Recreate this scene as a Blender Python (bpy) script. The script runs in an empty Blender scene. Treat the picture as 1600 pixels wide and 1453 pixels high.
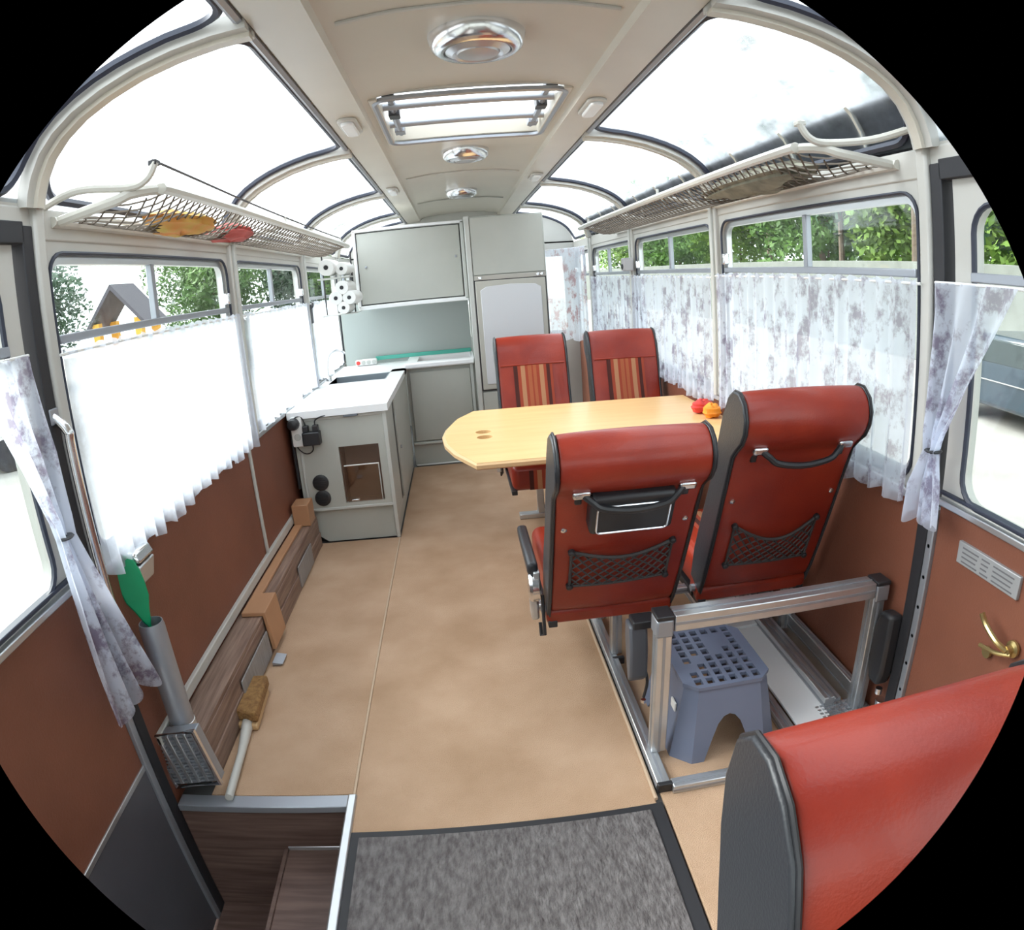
import bpy, math, random
from mathutils import Vector, Matrix
random.seed(4)
SC = bpy.context.scene
C = SC.collection
PI = math.pi

# ------------------------------------------------------------------ camera, sky, sun, exposure
FPX, KPX, KP3 = 1049.5909, -0.0164146, 0.0069189
S = 1600 / 36.0
cam_d = bpy.data.cameras.new('camera')
cam = bpy.data.objects.new('camera', cam_d); C.objects.link(cam); SC.camera = cam
cam_d.type = 'PANO'
cam_d.sensor_width = 36.0
cam_d.sensor_fit = 'HORIZONTAL'
cy = cam_d.cycles if hasattr(cam_d, 'cycles') and hasattr(cam_d.cycles, 'fisheye_polynomial_k1') else cam_d
cy.panorama_type = 'FISHEYE_LENS_POLYNOMIAL'
cy.fisheye_polynomial_k0 = 0.0
cy.fisheye_polynomial_k1 = -S / FPX
cy.fisheye_polynomial_k2 = 0.0
cy.fisheye_polynomial_k3 = -S / FPX * KPX * (S / 1000) ** 2
cy.fisheye_polynomial_k4 = -S / FPX * KP3 * (S / 1000) ** 3
RLIM = 888.0
cy.fisheye_fov = 2 * RLIM / FPX * (1 + KPX * (RLIM / 1000) ** 2 + KP3 * (RLIM / 1000) ** 3)
cam_d.shift_x = 32.0 / 1600
cam_d.shift_y = 23.5 / 1600
cam_d.clip_start = 0.01
R = ((0.99543832, 0.08997983, -0.03172032), (-0.05633569, 0.28602112, -0.95656584), (-0.07699895, 0.95398928, 0.28978546))
M4 = Matrix(R).to_4x4(); M4.translation = (0, 0, 1.4)
cam.matrix_world = M4

world = bpy.data.worlds.new('sky'); SC.world = world; world.use_nodes = True
wn = world.node_tree.nodes; bgn = wn['Background']
bgn.inputs[0].default_value = (0.90, 0.96, 1.0, 1); bgn.inputs[1].default_value = 2.5
sun_d = bpy.data.lights.new('sun', 'SUN'); sun = bpy.data.objects.new('sun', sun_d); C.objects.link(sun)
sun_d.energy = 8.0; sun_d.angle = math.radians(50); sun_d.color = (1.0, 0.97, 0.92)
sun.rotation_euler = Vector((-0.80, 0.25, 0.62)).to_track_quat('Z', 'Y').to_euler(); sun.location = (-5, 2, 6)
SC.view_settings.view_transform = 'Standard'; SC.view_settings.look = 'None'
SC.view_settings.gamma = 1.0; SC.view_settings.use_curve_mapping = False
SC.view_settings.exposure = 0.48
SC.cycles.use_denoising = True

# ------------------------------------------------------------------ materials
MATS = {}
def nm(name):
    m = bpy.data.materials.new(name); m.use_nodes = True
    return m, m.node_tree.nodes, m.node_tree.links, m.node_tree.nodes['Principled BSDF']
def mat(name, col, rough=0.5, metal=0.0, var=0.0, scale=8, bump=0.0, bscale=60, spec=0.5, coat=0.0, stretch=(1, 1, 1), col2=None, detail=4, trans=0.0):
    if name in MATS: return MATS[name]
    m, N, L, b = nm(name)
    b.inputs['Base Color'].default_value = (*col, 1); b.inputs['Roughness'].default_value = rough
    b.inputs['Metallic'].default_value = metal; b.inputs['Specular IOR Level'].default_value = spec
    b.inputs['Coat Weight'].default_value = coat
    if var or col2 or bump:
        tc = N.new('ShaderNodeTexCoord'); mp = N.new('ShaderNodeMapping'); L.new(tc.outputs['Object'], mp.inputs[0])
        mp.inputs['Scale'].default_value = stretch
    if var or col2:
        n = N.new('ShaderNodeTexNoise'); n.inputs['Scale'].default_value = scale; n.inputs['Detail'].default_value = detail
        L.new(mp.outputs[0], n.inputs['Vector'])
        r = N.new('ShaderNodeValToRGB'); L.new(n.outputs[0], r.inputs[0])
        c2 = col2 or tuple(c * (1 - var) for c in col)
        c1 = col if col2 else tuple(min(1, c * (1 + var)) for c in col)
        r.color_ramp.elements[0].position = .32; r.color_ramp.elements[1].position = .68
        r.color_ramp.elements[0].color = (*c2, 1); r.color_ramp.elements[1].color = (*c1, 1)
        L.new(r.outputs[0], b.inputs['Base Color'])
    if bump:
        n2 = N.new('ShaderNodeTexNoise'); n2.inputs['Scale'].default_value = bscale; n2.inputs['Detail'].default_value = 5
        L.new(mp.outputs[0], n2.inputs['Vector'])
        bp = N.new('ShaderNodeBump'); bp.inputs['Strength'].default_value = bump; bp.inputs['Distance'].default_value = .01
        L.new(n2.outputs[0], bp.inputs['Height']); L.new(bp.outputs[0], b.inputs['Normal'])
    MATS[name] = m
    return m
CREAM = mat('cream enamel', (.50, .49, .455), .32, var=.05, scale=3)
CREAMC = mat('cream ceiling', (.55, .51, .435), .28, var=.05, scale=2)
CAB = mat('cabinet laminate', (.44, .45, .41), .38, var=.03, scale=4)
CABE = mat('cabinet edging', (.52, .53, .50), .35)
WHITE = mat('white laminate', (.86, .87, .88), .3)
FRIDGE = mat('fridge panel', (.62, .63, .65), .3)
BROWN = mat('brown vinyl', (.20, .070, .040), .55, var=.14, scale=2.2, bump=.15, bscale=160)
CARPET = mat('beige carpet', (.55, .375, .255), .95, col2=(.44, .285, .18), scale=3.5, detail=9, bump=.5, bscale=320, spec=.15)
CARPETB = mat('brown underlay', (.27, .17, .115), .95, var=.12, scale=5, bump=.4, bscale=300, spec=.15)
CARPETE = mat('carpet binding', (.50, .37, .26), .9)
MAT_G = mat('grey ribbed mat', (.20, .185, .185), .95, col2=(.10, .09, .09), scale=70, stretch=(1, .4, 1), detail=5, bump=.9, bscale=120, spec=.1)
RUBBER = mat('black rubber', (.018, .018, .022), .6)
BLACK = mat('black plastic', (.022, .022, .025), .4)
SIDEB = mat('black side vinyl', (.026, .028, .033), .36, bump=.1, bscale=200)
LEATHER = mat('red leather', (.34, .034, .013), .38, col2=(.21, .016, .008), scale=4, bump=.08, bscale=180, coat=.10, spec=.45)
ALU = mat('brushed aluminium', (.62, .64, .66), .32, metal=.85, var=.05, scale=20, stretch=(1, .1, 1))
ALUD = mat('dull aluminium', (.36, .38, .42), .42, metal=.6)
CHROME = mat('chrome', (.74, .75, .77), .20, metal=1)
WOOD = mat('grey brown wood', (.30, .20, .15), .6, col2=(.16, .095, .07), scale=5, stretch=(14, .8, 14), detail=6)
WOODX = mat('dark stair wood', (.17, .105, .085), .55, col2=(.09, .05, .04), scale=5, stretch=(.8, 9, 14), detail=6)
TABLE = mat('birch ply', (.80, .52, .25), .30, col2=(.74, .45, .19), scale=4, stretch=(.6, 5, 1), detail=5)
TABLEE = mat('ply edge', (.55, .36, .18), .6)
TAN = mat('tan plastic profile', (.44, .23, .12), .45, var=.05)
STOOL = mat('grey blue plastic', (.17, .20, .29), .42, var=.03)
TUBEM = mat('cream tube', (.60, .585, .53), .3)
NETM = mat('brown grey net', (.13, .105, .08), .8)
CORD = mat('dark cord', (.05, .045, .045), .7)
GREEN = mat('green plastic', (.0, .30, .12), .4, var=.1)
KICK = mat('grey kick plate', (.13, .13, .15), .4, metal=.4, var=.12, scale=2)
SEAL = mat('seal rubber', (.025, .03, .05), .5)
PAPER = mat('white paper', (.82, .82, .80), .9)
GLASSG = mat('green glass edge', (.08, .42, .33), .2)
SINK = mat('stainless sink', (.33, .37, .40), .3, metal=.5)
BRASS = mat('brass', (.48, .38, .17), .3, metal=.9)
NICHE = mat('brown acrylic', (.32, .225, .175), .18, var=.1, scale=3, coat=.4)
WHITEP = mat('white plastic', (.78, .78, .76), .35)
YELLOW = mat('yellow wood', (.85, .45, .04), .6)
ROOFT = mat('slate roof', (.11, .10, .12), .8)
GROUND = mat('pale paving', (.38, .37, .35), .9, col2=(.27, .26, .24), scale=.7, detail=8)
LEAF = mat('leaf green', (.115, .23, .04), .6, col2=(.05, .12, .025), scale=.9, detail=6)
LEAFB = mat('leaf light green', (.23, .36, .06), .6, col2=(.09, .19, .035), scale=1.2, detail=6)
LEAFD = mat('leaf blue green', (.06, .13, .06), .6, col2=(.03, .075, .035), scale=.9, detail=6)
BARK = mat('bark', (.16, .12, .09), .9, var=.2)
CARB = mat('dark car paint', (.02, .035, .05), .25, coat=.5)
CARG = mat('car glass', (.02, .03, .03), .08)
REDP = mat('red plastic', (.65, .05, .04), .4)
ORANGE = mat('orange skin', (.85, .30, .02), .5, var=.12, scale=20)
SPONGE = mat('tan brush bristle', (.36, .20, .07), .95, col2=(.22, .11, .04), scale=60, bump=.8, bscale=150)
TAPE = mat('grey reeded strip', (.30, .29, .28), .5, col2=(.22, .20, .19), scale=40, stretch=(1, 6, .3))
STICK = mat('silver label', (.36, .37, .38), .4, metal=.3)
INK = mat('grey ink', (.12, .12, .13), .6)
STONE = mat('grey wall', (.15, .16, .145), .9, var=.12, scale=2)
BELT = mat('grey black housing', (.085, .09, .105), .42)
CONC = mat('underfloor metal', (.12, .12, .12), .7)

def glass_mat(name, tint, refl=.06, haze=0.0, noise=0):
    m = bpy.data.materials.new(name); m.use_nodes = True; N = m.node_tree.nodes; L = m.node_tree.links
    N.clear(); o = N.new('ShaderNodeOutputMaterial'); t = N.new('ShaderNodeBsdfTransparent'); t.inputs[0].default_value = (*tint, 1)
    g = N.new('ShaderNodeBsdfGlossy'); g.inputs['Roughness'].default_value = .03
    mx = N.new('ShaderNodeMixShader'); mx.inputs[0].default_value = refl
    L.new(t.outputs[0], mx.inputs[1]); L.new(g.outputs[0], mx.inputs[2]); last = mx
    if haze:
        d = N.new('ShaderNodeBsdfTranslucent'); d.inputs[0].default_value = (.9, .95, 1, 1)
        m2 = N.new('ShaderNodeMixShader'); L.new(last.outputs[0], m2.inputs[1]); L.new(d.outputs[0], m2.inputs[2])
        tc = N.new('ShaderNodeTexCoord'); n = N.new('ShaderNodeTexNoise'); n.inputs['Scale'].default_value = 9; n.inputs['Detail'].default_value = 8
        mp = N.new('ShaderNodeMapping'); mp.inputs['Scale'].default_value = (1, .6, 1); L.new(tc.outputs['Object'], mp.inputs[0]); L.new(mp.outputs[0], n.inputs['Vector'])
        r = N.new('ShaderNodeMapRange'); r.inputs['To Min'].default_value = haze * .4; r.inputs['To Max'].default_value = haze * 1.6
        r.inputs['From Min'].default_value = .3; r.inputs['From Max'].default_value = .7
        L.new(n.outputs[0], r.inputs[0]); L.new(r.outputs[0], m2.inputs[0]); last = m2
    L.new(last.outputs[0], o.inputs[0]); MATS[name] = m; return m
GLASS = glass_mat('window glass', (.93, .96, .95))
GLASSR = glass_mat('roof glass', (.90, .95, .99), .05, .30)
GLASSH = glass_mat('hazed roof glass', (.86, .93, .99), .06, .52)  # stronger haze mixed into the right panes to imitate pale glare
def curtain_mat(name, open_, dark):
    m = bpy.data.materials.new(name); m.use_nodes = True; N = m.node_tree.nodes; L = m.node_tree.links
    N.clear(); o = N.new('ShaderNodeOutputMaterial')
    tc = N.new('ShaderNodeTexCoord'); mp = N.new('ShaderNodeMapping'); mp.inputs['Scale'].default_value = (1, 1, .75); L.new(tc.outputs['Object'], mp.inputs[0])
    n = N.new('ShaderNodeTexNoise'); n.inputs['Scale'].default_value = 13; n.inputs['Detail'].default_value = 7; n.inputs['Roughness'].default_value = .7
    L.new(mp.outputs[0], n.inputs['Vector'])
    r = N.new('ShaderNodeValToRGB'); L.new(n.outputs[0], r.inputs[0]); e = r.color_ramp.elements
    e[0].position = .50; e[0].color = (.82, .87, .98, 1); e[1].position = .61; e[1].color = (*dark, 1)
    d = N.new('ShaderNodeBsdfDiffuse'); t = N.new('ShaderNodeBsdfTranslucent'); tr = N.new('ShaderNodeBsdfTransparent')
    L.new(r.outputs[0], d.inputs[0]); L.new(r.outputs[0], t.inputs[0])
    a = N.new('ShaderNodeMixShader'); a.inputs[0].default_value = .62; L.new(d.outputs[0], a.inputs[1]); L.new(t.outputs[0], a.inputs[2])
    b = N.new('ShaderNodeMixShader'); b.inputs[0].default_value = open_; L.new(a.outputs[0], b.inputs[1]); L.new(tr.outputs[0], b.inputs[2])
    L.new(b.outputs[0], o.inputs[0]); MATS[name] = m; return m
CURT = curtain_mat('sheer floral curtain', .30, (.34, .30, .40))
CURTL = curtain_mat('overexposed sheer curtain', .30, (.74, .76, .84))  # floral pattern paled; the sun's overexposure is put into the colour
CURTR = curtain_mat('sheer rose curtain', .30, (.50, .30, .34))
def stripe_mat():
    m, N, L, b = nm('striped seat cloth')
    tc = N.new('ShaderNodeTexCoord'); sx = N.new('ShaderNodeSeparateXYZ'); L.new(tc.outputs['Object'], sx.inputs[0])
    mr = N.new('ShaderNodeMapRange'); mr.inputs['From Min'].default_value = -.115; mr.inputs['From Max'].default_value = .115
    L.new(sx.outputs[0], mr.inputs[0]); r = N.new('ShaderNodeValToRGB'); r.color_ramp.interpolation = 'CONSTANT'; L.new(mr.outputs[0], r.inputs[0])
    dk = (.07, .016, .012); rd = (.34, .055, .025); tn = (.46, .22, .11); og = (.40, .11, .045)
    st = [(0, dk), (.10, rd), (.18, tn), (.29, rd), (.36, og), (.46, rd), (.50, og), (.58, rd), (.66, tn), (.77, rd), (.84, dk), (.93, rd)]
    e = r.color_ramp.elements
    e[0].position = 0; e[0].color = (*dk, 1); e[1].position = .10; e[1].color = (*rd, 1)
    for p, c in st[2:]:
        q = e.new(p); q.color = (*c, 1)
    L.new(r.outputs[0], b.inputs['Base Color']); b.inputs['Roughness'].default_value = .9
    return m
STRIPE = stripe_mat()

# ------------------------------------------------------------------ mesh helpers
class MB:
    def __init__(s, M=None): s.v = []; s.f = []; s.M = M
    def add(s, vs, fs):
        k = len(s.v)
        s.v += [tuple(s.M @ Vector(p)) if s.M else tuple(p) for p in vs]
        s.f += [tuple(i + k for i in f) for f in fs]; return s
    def box(s, a, b):
        x0, y0, z0 = a; x1, y1, z1 = b
        return s.add([(x0, y0, z0), (x1, y0, z0), (x1, y1, z0), (x0, y1, z0), (x0, y0, z1), (x1, y0, z1), (x1, y1, z1), (x0, y1, z1)],
                     [(0, 3, 2, 1), (4, 5, 6, 7), (0, 1, 5, 4), (1, 2, 6, 5), (2, 3, 7, 6), (3, 0, 4, 7)])
    def prism(s, poly, axis, a, b):
        n = len(poly)
        def P(p, t): return {'x': (t, p[0], p[1]), 'y': (p[0], t, p[1]), 'z': (p[0], p[1], t)}[axis]
        vs = [P(p, a) for p in poly] + [P(p, b) for p in poly]
        return s.add(vs, [tuple(range(n))[::-1], tuple(range(n, 2 * n))] + [(i, (i + 1) % n, n + (i + 1) % n, n + i) for i in range(n)])
    def tube(s, pts, r, n=8, closed=False, cap=True):
        pts = [Vector(p) for p in pts]; m = len(pts); vs = []; fs = []
        ref = None
        for i, p in enumerate(pts):
            if closed: d = pts[(i + 1) % m] - pts[i - 1]
            else: d = pts[min(i + 1, m - 1)] - pts[max(i - 1, 0)]
            d.normalize()
            if ref is None:
                ref = Vector((0, 0, 1)) if abs(d.z) < .9 else Vector((1, 0, 0))
            u = ref - d * ref.dot(d); u.normalize(); w = d.cross(u); ref = u
            rr = r[i] if isinstance(r, (list, tuple)) else r
            for k in range(n):
                a = 2 * PI * k / n; vs.append(p + (u * math.cos(a) + w * math.sin(a)) * rr)
        for i in range(m if closed else m - 1):
            j = (i + 1) % m
            for k in range(n):
                l = (k + 1) % n; fs.append((i * n + k, i * n + l, j * n + l, j * n + k))
        if cap and not closed: fs += [tuple(range(n))[::-1], tuple(range((m - 1) * n, m * n))]
        return s.add(vs, fs)
    def lathe(s, prof, c, axis='z', n=28):
        vs = []; m = len(prof)
        for r, h in prof:
            for k in range(n):
                a = 2 * PI * k / n; q = (r * math.cos(a), r * math.sin(a))
                vs.append({'z': (c[0] + q[0], c[1] + q[1], c[2] + h), 'y': (c[0] + q[0], c[1] + h, c[2] + q[1]), 'x': (c[0] + h, c[1] + q[0], c[2] + q[1])}[axis])
        fs = [(i * n + k, i * n + (k + 1) % n, (i + 1) * n + (k + 1) % n, (i + 1) * n + k) for i in range(m - 1) for k in range(n)]
        fs += [tuple(range(n))[::-1], tuple(range((m - 1) * n, m * n))]
        return s.add(vs, fs)
    def grid(s, fn, nu, nv):
        vs = [fn(i / nu, j / nv) for i in range(nu + 1) for j in range(nv + 1)]
        fs = [(i * (nv + 1) + j, (i + 1) * (nv + 1) + j, (i + 1) * (nv + 1) + j + 1, i * (nv + 1) + j + 1) for i in range(nu) for j in range(nv)]
        return s.add(vs, fs)
    def slab(s, fn, nu, nv, off):   # closed sheet: fn(u, v) top, off a vector
        k = (nu + 1) * (nv + 1); top = [Vector(fn(i / nu, j / nv)) for i in range(nu + 1) for j in range(nv + 1)]
        off = Vector(off); vs = top + [p + off for p in top]; I = lambda i, j: i * (nv + 1) + j
        fs = []
        for i in range(nu):
            for j in range(nv):
                a = (I(i, j), I(i + 1, j), I(i + 1, j + 1), I(i, j + 1)); fs += [a, tuple(x + k for x in a[::-1])]
        for i in range(nu):
            for j in (0, nv):
                a, b = I(i, j), I(i + 1, j); fs.append((a, b, b + k, a + k) if j else (b, a, a + k, b + k))
        for j in range(nv):
            for i in (0, nu):
                a, b = I(i, j), I(i, j + 1); fs.append((b, a, a + k, b + k) if i else (a, b, b + k, a + k))
        return s.add(vs, fs)
    def build(s, name, m, parent=None, smooth=False, bev=0.0, seg=2, label=None, loc=None):
        me = bpy.data.meshes.new(name); me.from_pydata(s.v, [], s.f); me.update()
        import bmesh
        bm = bmesh.new(); bm.from_mesh(me); bmesh.ops.recalc_face_normals(bm, faces=bm.faces); bm.to_mesh(me); bm.free()
        if smooth or bev:
            me.polygons.foreach_set('use_smooth', [True] * len(me.polygons)); me.set_sharp_from_angle(angle=math.radians(38))
        me.materials.append(m); o = bpy.data.objects.new(name, me); C.objects.link(o)
        if parent: o.parent = parent
        if loc: o.location = loc
        if bev:
            b = o.modifiers.new('bevel', 'BEVEL'); b.width = bev; b.segments = seg; b.limit_method = 'ANGLE'; b.angle_limit = math.radians(40)
        if label: o['label'] = label
        return o
def tag(o, label, cat, group=None, kind=None):
    o['label'] = label; o['category'] = cat
    if group: o['group'] = group
    if kind: o['kind'] = kind
    return o
def thing(name, label, cat, loc=(0, 0, 0), rz=0, group=None):
    o = bpy.data.objects.new(name, None); C.objects.link(o); o.location = loc; o.rotation_euler = (0, 0, rz); o.empty_display_size = .1
    return tag(o, label, cat, group)
def struct(o, label=None):
    o['kind'] = 'structure'
    if label: o['label'] = label
    o['category'] = 'structure'
    return o
def sroot(name, label):
    o = bpy.data.objects.new(name, None); C.objects.link(o); o['kind'] = 'structure'; o['label'] = label; o['category'] = name.split('_')[0]; return o
def rrect(a0, b0, a1, b1, r, n=5):
    out = []
    for (ca, cb, s) in ((a1 - r, b1 - r, 0), (a0 + r, b1 - r, 1), (a0 + r, b0 + r, 2), (a1 - r, b0 + r, 3)):
        for k in range(n + 1):
            t = (s + k / n) * PI / 2; out.append((ca + r * math.cos(t), cb + r * math.sin(t)))
    return out
def wall_ring(mb, outer, inner, x0, x1, n=5, r=.07, r2=.001):
    A = rrect(*outer, r2, n); B = rrect(*inner, r, n); k = len(A); vs = []
    for x in (x0, x1):
        vs += [(x, p[0], p[1]) for p in A] + [(x, p[0], p[1]) for p in B]
    fs = []
    for i in range(k):
        j = (i + 1) % k
        fs += [(i, j, k + j, k + i), (2 * k + j, 2 * k + i, 3 * k + i, 3 * k + j), (k + i, k + j, 3 * k + j, 3 * k + i), (j, i, 2 * k + i, 2 * k + j)]
    return mb.add(vs, fs)
def lerp(a, b, t): return tuple(x + (y - x) * t for x, y in zip(a, b))
def curve(pts, n=8):    # catmull-rom
    P = [Vector(pts[0])] + [Vector(p) for p in pts] + [Vector(pts[-1])]; out = []
    for i in range(1, len(P) - 2):
        for k in range(n):
            t = k / n; a, b, c, d = P[i - 1], P[i], P[i + 1], P[i + 2]
            out.append(.5 * ((2 * b) + (c - a) * t + (2 * a - 5 * b + 4 * c - d) * t * t + (3 * b - a - 3 * c + d) * t ** 3))
    out.append(P[-2]); return out

# ------------------------------------------------------------------ bus shell (x across, y rearwards, floor z=0)
XC, HW = .115, 1.125
XL, XR = XC - HW, XC + HW
PIL = [1.46, 3.03, 4.54, 5.95]
YF, YB = -1.35, 6.8
ROOF = [(.52, 2.058), (.60, 2.054), (.70, 2.040), (.80, 2.018), (.89, 1.988), (.97, 1.952), (1.03, 1.912), (1.075, 1.866), (1.105, 1.812), (1.12, 1.765), (1.125, 1.735)]
struct(MB().box((XL + .0, 1.50, -.06), (XR, YB, -.012)).box((-.43, YF, -.06), (XR, 1.50, -.012)).build('floor', CONC), 'grey metal subfloor of the bus under the carpets')
# side walls: sill height panels and rails
for s, nmx, X in ((-1, 'left', XL), (1, 'right', XR)):
    o = X + s * .05; w = MB()
    if s > 0: w.box((X, 1.46, -.02), (o, YB, .79)).box((X, YF, -.02), (o, .10, .79))
    else: w.box((o, 1.46, -.02), (X, YB, .79)).box((o, YF, -.02), (X, -.1, .79))
    W = struct(w.build('wall_' + nmx, BROWN), 'brown vinyl covered side wall under the %s windows' % nmx)
    t = MB(); a, b = sorted((X - s * .004, o))
    t.box((a, YF, 1.655), (b, YB, 1.74)); t.build('cant_rail', CREAM, W, bev=.006)
    t = MB(); a, b = sorted((X - s * .022, X + s * .02))
    t.box((a, 1.50, .775), (b, 5.9, .80)); t.build('sill_rail', ALU, W, bev=.004)
    for y in (2.93, 4.46) if s < 0 else (2.93, 4.46):
        a, b = sorted((X - s * .012, X))
        MB().box((a, y - .012, .23 if s < 0 else .05), (b, y + .012, .775)).build('cover_strip', CABE, W, bev=.003)
BROWN_W = bpy.data.objects['wall_left']
MB().box((XL - .002, 1.50, .205), (XL + .018, 3.5, .245)).build('base_strip', CREAM, BROWN_W, bev=.004)
# windows in the sides: plate, frame, seal, dividers, panes
BAY = [(1.495, 3.0), (3.06, 4.51), (4.57, 5.92), (5.98, 6.78)]
wi = 0
for s, side, X in ((-1, 'left', XL), (1, 'right', XR)):
    for bi, (y0, y1) in enumerate(BAY):
        wi += 1
        names = ['front', 'second', 'third', 'rear corner'][bi]
        root = sroot('window_%d' % wi, '%s %s side window with a sliding upper pane' % (names, side))
        a, b = sorted((X, X + s * .05))
        wall_ring(MB(), (y0 - .03, .79, y1 + .03, 1.66), (y0 + .035, .815, y1 - .035, 1.625), a, b).build('window_surround', CREAM, root, smooth=True)
        A, B = rrect(y0 + .035, .815, y1 - .035, 1.625, .07), None
        MB().tube([(X - s * .003, p[0], p[1]) for p in A], .006, 6, closed=True).build('window_seal', SEAL, root, smooth=True)
        a, b = sorted((X + s * .012, X + s * .035))
        wall_ring(MB(), (y0 + .033, .813, y1 - .033, 1.627), (y0 + .062, .84, y1 - .062, 1.598), a, b, r=.05, r2=.068).build('window_frame', ALU, root, smooth=True)
        a, b = sorted((X - s * .004, X + s * .03))
        MB().box((a, y0 + .05, 1.388), (b, y1 - .05, 1.412)).build('divider_rail', ALUD, root, bev=.004)
        ym = [2.2, 3.78, 5.35, 6.4][bi]
        a, b = sorted((X + s * .006, X + s * .03))
        MB().box((a, ym - .014, 1.41), (b, ym + .014, 1.60)).build('slider_post', ALUD, root, bev=.003)
        for (p0, p1, q0, q1) in ((y0 + .05, ym, 1.41, 1.61), (ym, y1 - .05, 1.41, 1.61), (y0 + .05, y1 - .05, .83, 1.39)):
            a, b = sorted((X + s * .018, X + s * .022))
            MB().box((a, p0, q0), (b, p1, q1)).build('pane', GLASS, root)
        a, b = sorted((X - s * .02, X + s * .01))
        MB().box((a, y1 - .09, 1.425), (b, y1 - .06, 1.475)).build('window_latch', CHROME, root, bev=.006)
# pillars + roof arches (trim)
ti = 0
def roof_pts(s): return [(XC + s * d, z) for d, z in ROOF]
for py in PIL:
    for s, side in ((-1, 'left'), (1, 'right')):
        ti += 1
        X = XC + s * HW
        root = sroot('trim_%d' % ti, 'cream pillar and roof rib between the %s windows at bay %d' % (side, PIL.index(py) + 1)); root['category'] = 'trim'
        P = roof_pts(s)
        def rib(dep, wid, mb, yc):
            n = len(P); vs = []
            for i, (x, z) in enumerate(P):
                nx, nz = (P[min(i + 1, n - 1)][1] - P[max(i - 1, 0)][1]), -(P[min(i + 1, n - 1)][0] - P[max(i - 1, 0)][0])
                l = math.hypot(nx, nz); nx, nz = nx / l, nz / l
                if (XC - x) * nx + (1.2 - z) * nz < 0: nx, nz = -nx, -nz
                vs += [(x - nx * .02, yc - wid, z - nz * .02), (x + nx * dep, yc - wid, z + nz * dep), (x + nx * dep, yc + wid, z + nz * dep), (x - nx * .02, yc + wid, z - nz * .02)]
            fs = [(0, 1, 2, 3), tuple(range(4 * n - 4, 4 * n))[::-1]]
            for i in range(n - 1):
                for k in range(4): l = (k + 1) % 4; fs.append((i * 4 + k, i * 4 + l, i * 4 + 4 + l, i * 4 + 4 + k))
            return mb.add(vs, fs)
        rib(.028, .042, MB(), py).build('roof_rib', CREAM, root, smooth=True)
        rib(.040, .016, MB(), py + .004).build('rib_bead', CREAMC, root, smooth=True)
        a, b = sorted((X - s * .022, X + s * .03))
        yy0, yy1 = (py - .0, py + .045) if py == 1.46 else (py - .036, py + .036)
        MB().box((a, yy0, .80), (b, yy1, 1.75)).build('pillar', CREAM, root, bev=.008)
        if py > 1.5:
            a, b = sorted((X - s * .034, X - s * .02))
            MB().box((a, py - .016, .80), (b, py + .016, 1.72)).build('pillar_cover', CABE, root, bev=.004)
# skylights
SKY = [(.06, 1.40), (1.515, 2.975), (3.085, 4.485), (4.595, 5.895), (6.0, 6.74)]
for s, side in ((-1, 'left'), (1, 'right')):
    for bi, (y0, y1) in enumerate(SKY):
        wi += 1
        root = sroot('window_%d' % wi, 'curved roof quarter light on the %s, bay %d from the front' % (side, bi + 1))
        bi += 1
        P = roof_pts(s)
        def fp(u, v):
            t = u * (len(P) - 1); i = min(int(t), len(P) - 2); q = lerp(P[i], P[i + 1], t - i)
            return (q[0], y0 - .04 + (y1 - y0 + .08) * v, q[1] + .012)
        MB().grid(fp, 20, 2).build('curved_pane', GLASSR if s < 0 else GLASSH, root, smooth=True)
        D = [0.0]
        for k in range(1, len(P)): D.append(D[-1] + math.hypot(P[k][0] - P[k - 1][0], P[k][1] - P[k - 1][1]))
        def along(d):
            for k in range(1, len(P)):
                if d <= D[k] or k == len(P) - 1:
                    return lerp(P[k - 1], P[k], (d - D[k - 1]) / (D[k] - D[k - 1]))
        c2 = []
        base = rrect(.03, y0, D[-1] - .03, y1, .085, 6)
        for k in range(len(base)):
            p, q = base[k], base[(k + 1) % len(base)]
            m_ = max(1, int(math.hypot(q[0] - p[0], q[1] - p[1]) / .06))
            for j in range(m_):
                d_, yy = lerp(p, q, j / m_); xx, zz = along(d_); c2.append((xx, yy, zz))
        MB().tube(c2, .013, 6, closed=True).build('roof_seal', SEAL, root, smooth=True)
        if s > 0 and 1 < bi < 5:
            # dark lower band with clips behind the glass
            k0 = 8
            Q = [(XC + (d + .022), z + .006) for d, z in [(1.05, 1.893)] + ROOF[k0 - 1:]]
            def fb(u, v):
                t = u * (len(Q) - 1); i = min(int(t), len(Q) - 2); q = lerp(Q[i], Q[i + 1], t - i); return (q[0], y0 - .05 + (y1 - y0 + .1) * v, q[1])
            MB().slab(fb, 8, 1, (.012, 0, 0)).build('shade_band', RUBBER, root, smooth=True)
            for k in range(3):
                yy = y0 + .25 + k * .45
                if yy < y1 - .05:
                    MB().tube([(q[0] - .012, yy, q[1]) for q in Q], .009, 6).build('band_clip', CREAMC, root, smooth=True)
for s in (-1, 1):
    P = roof_pts(s)
    def fr_(u, v):
        t = u * (len(P) - 1); i = min(int(t), len(P) - 2); q = lerp(P[i], P[i + 1], t - i); return (q[0], YF + (.02 - YF) * v, q[1] + .004)
    MB().slab(fr_, 12, 1, (0, 0, .02)).build('cab_shade_roof', CREAM, bpy.data.objects['wall_' + ('left' if s < 0 else 'right')], smooth=True)  # opaque roof out of view, added to keep light off the foreground seat
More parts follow.
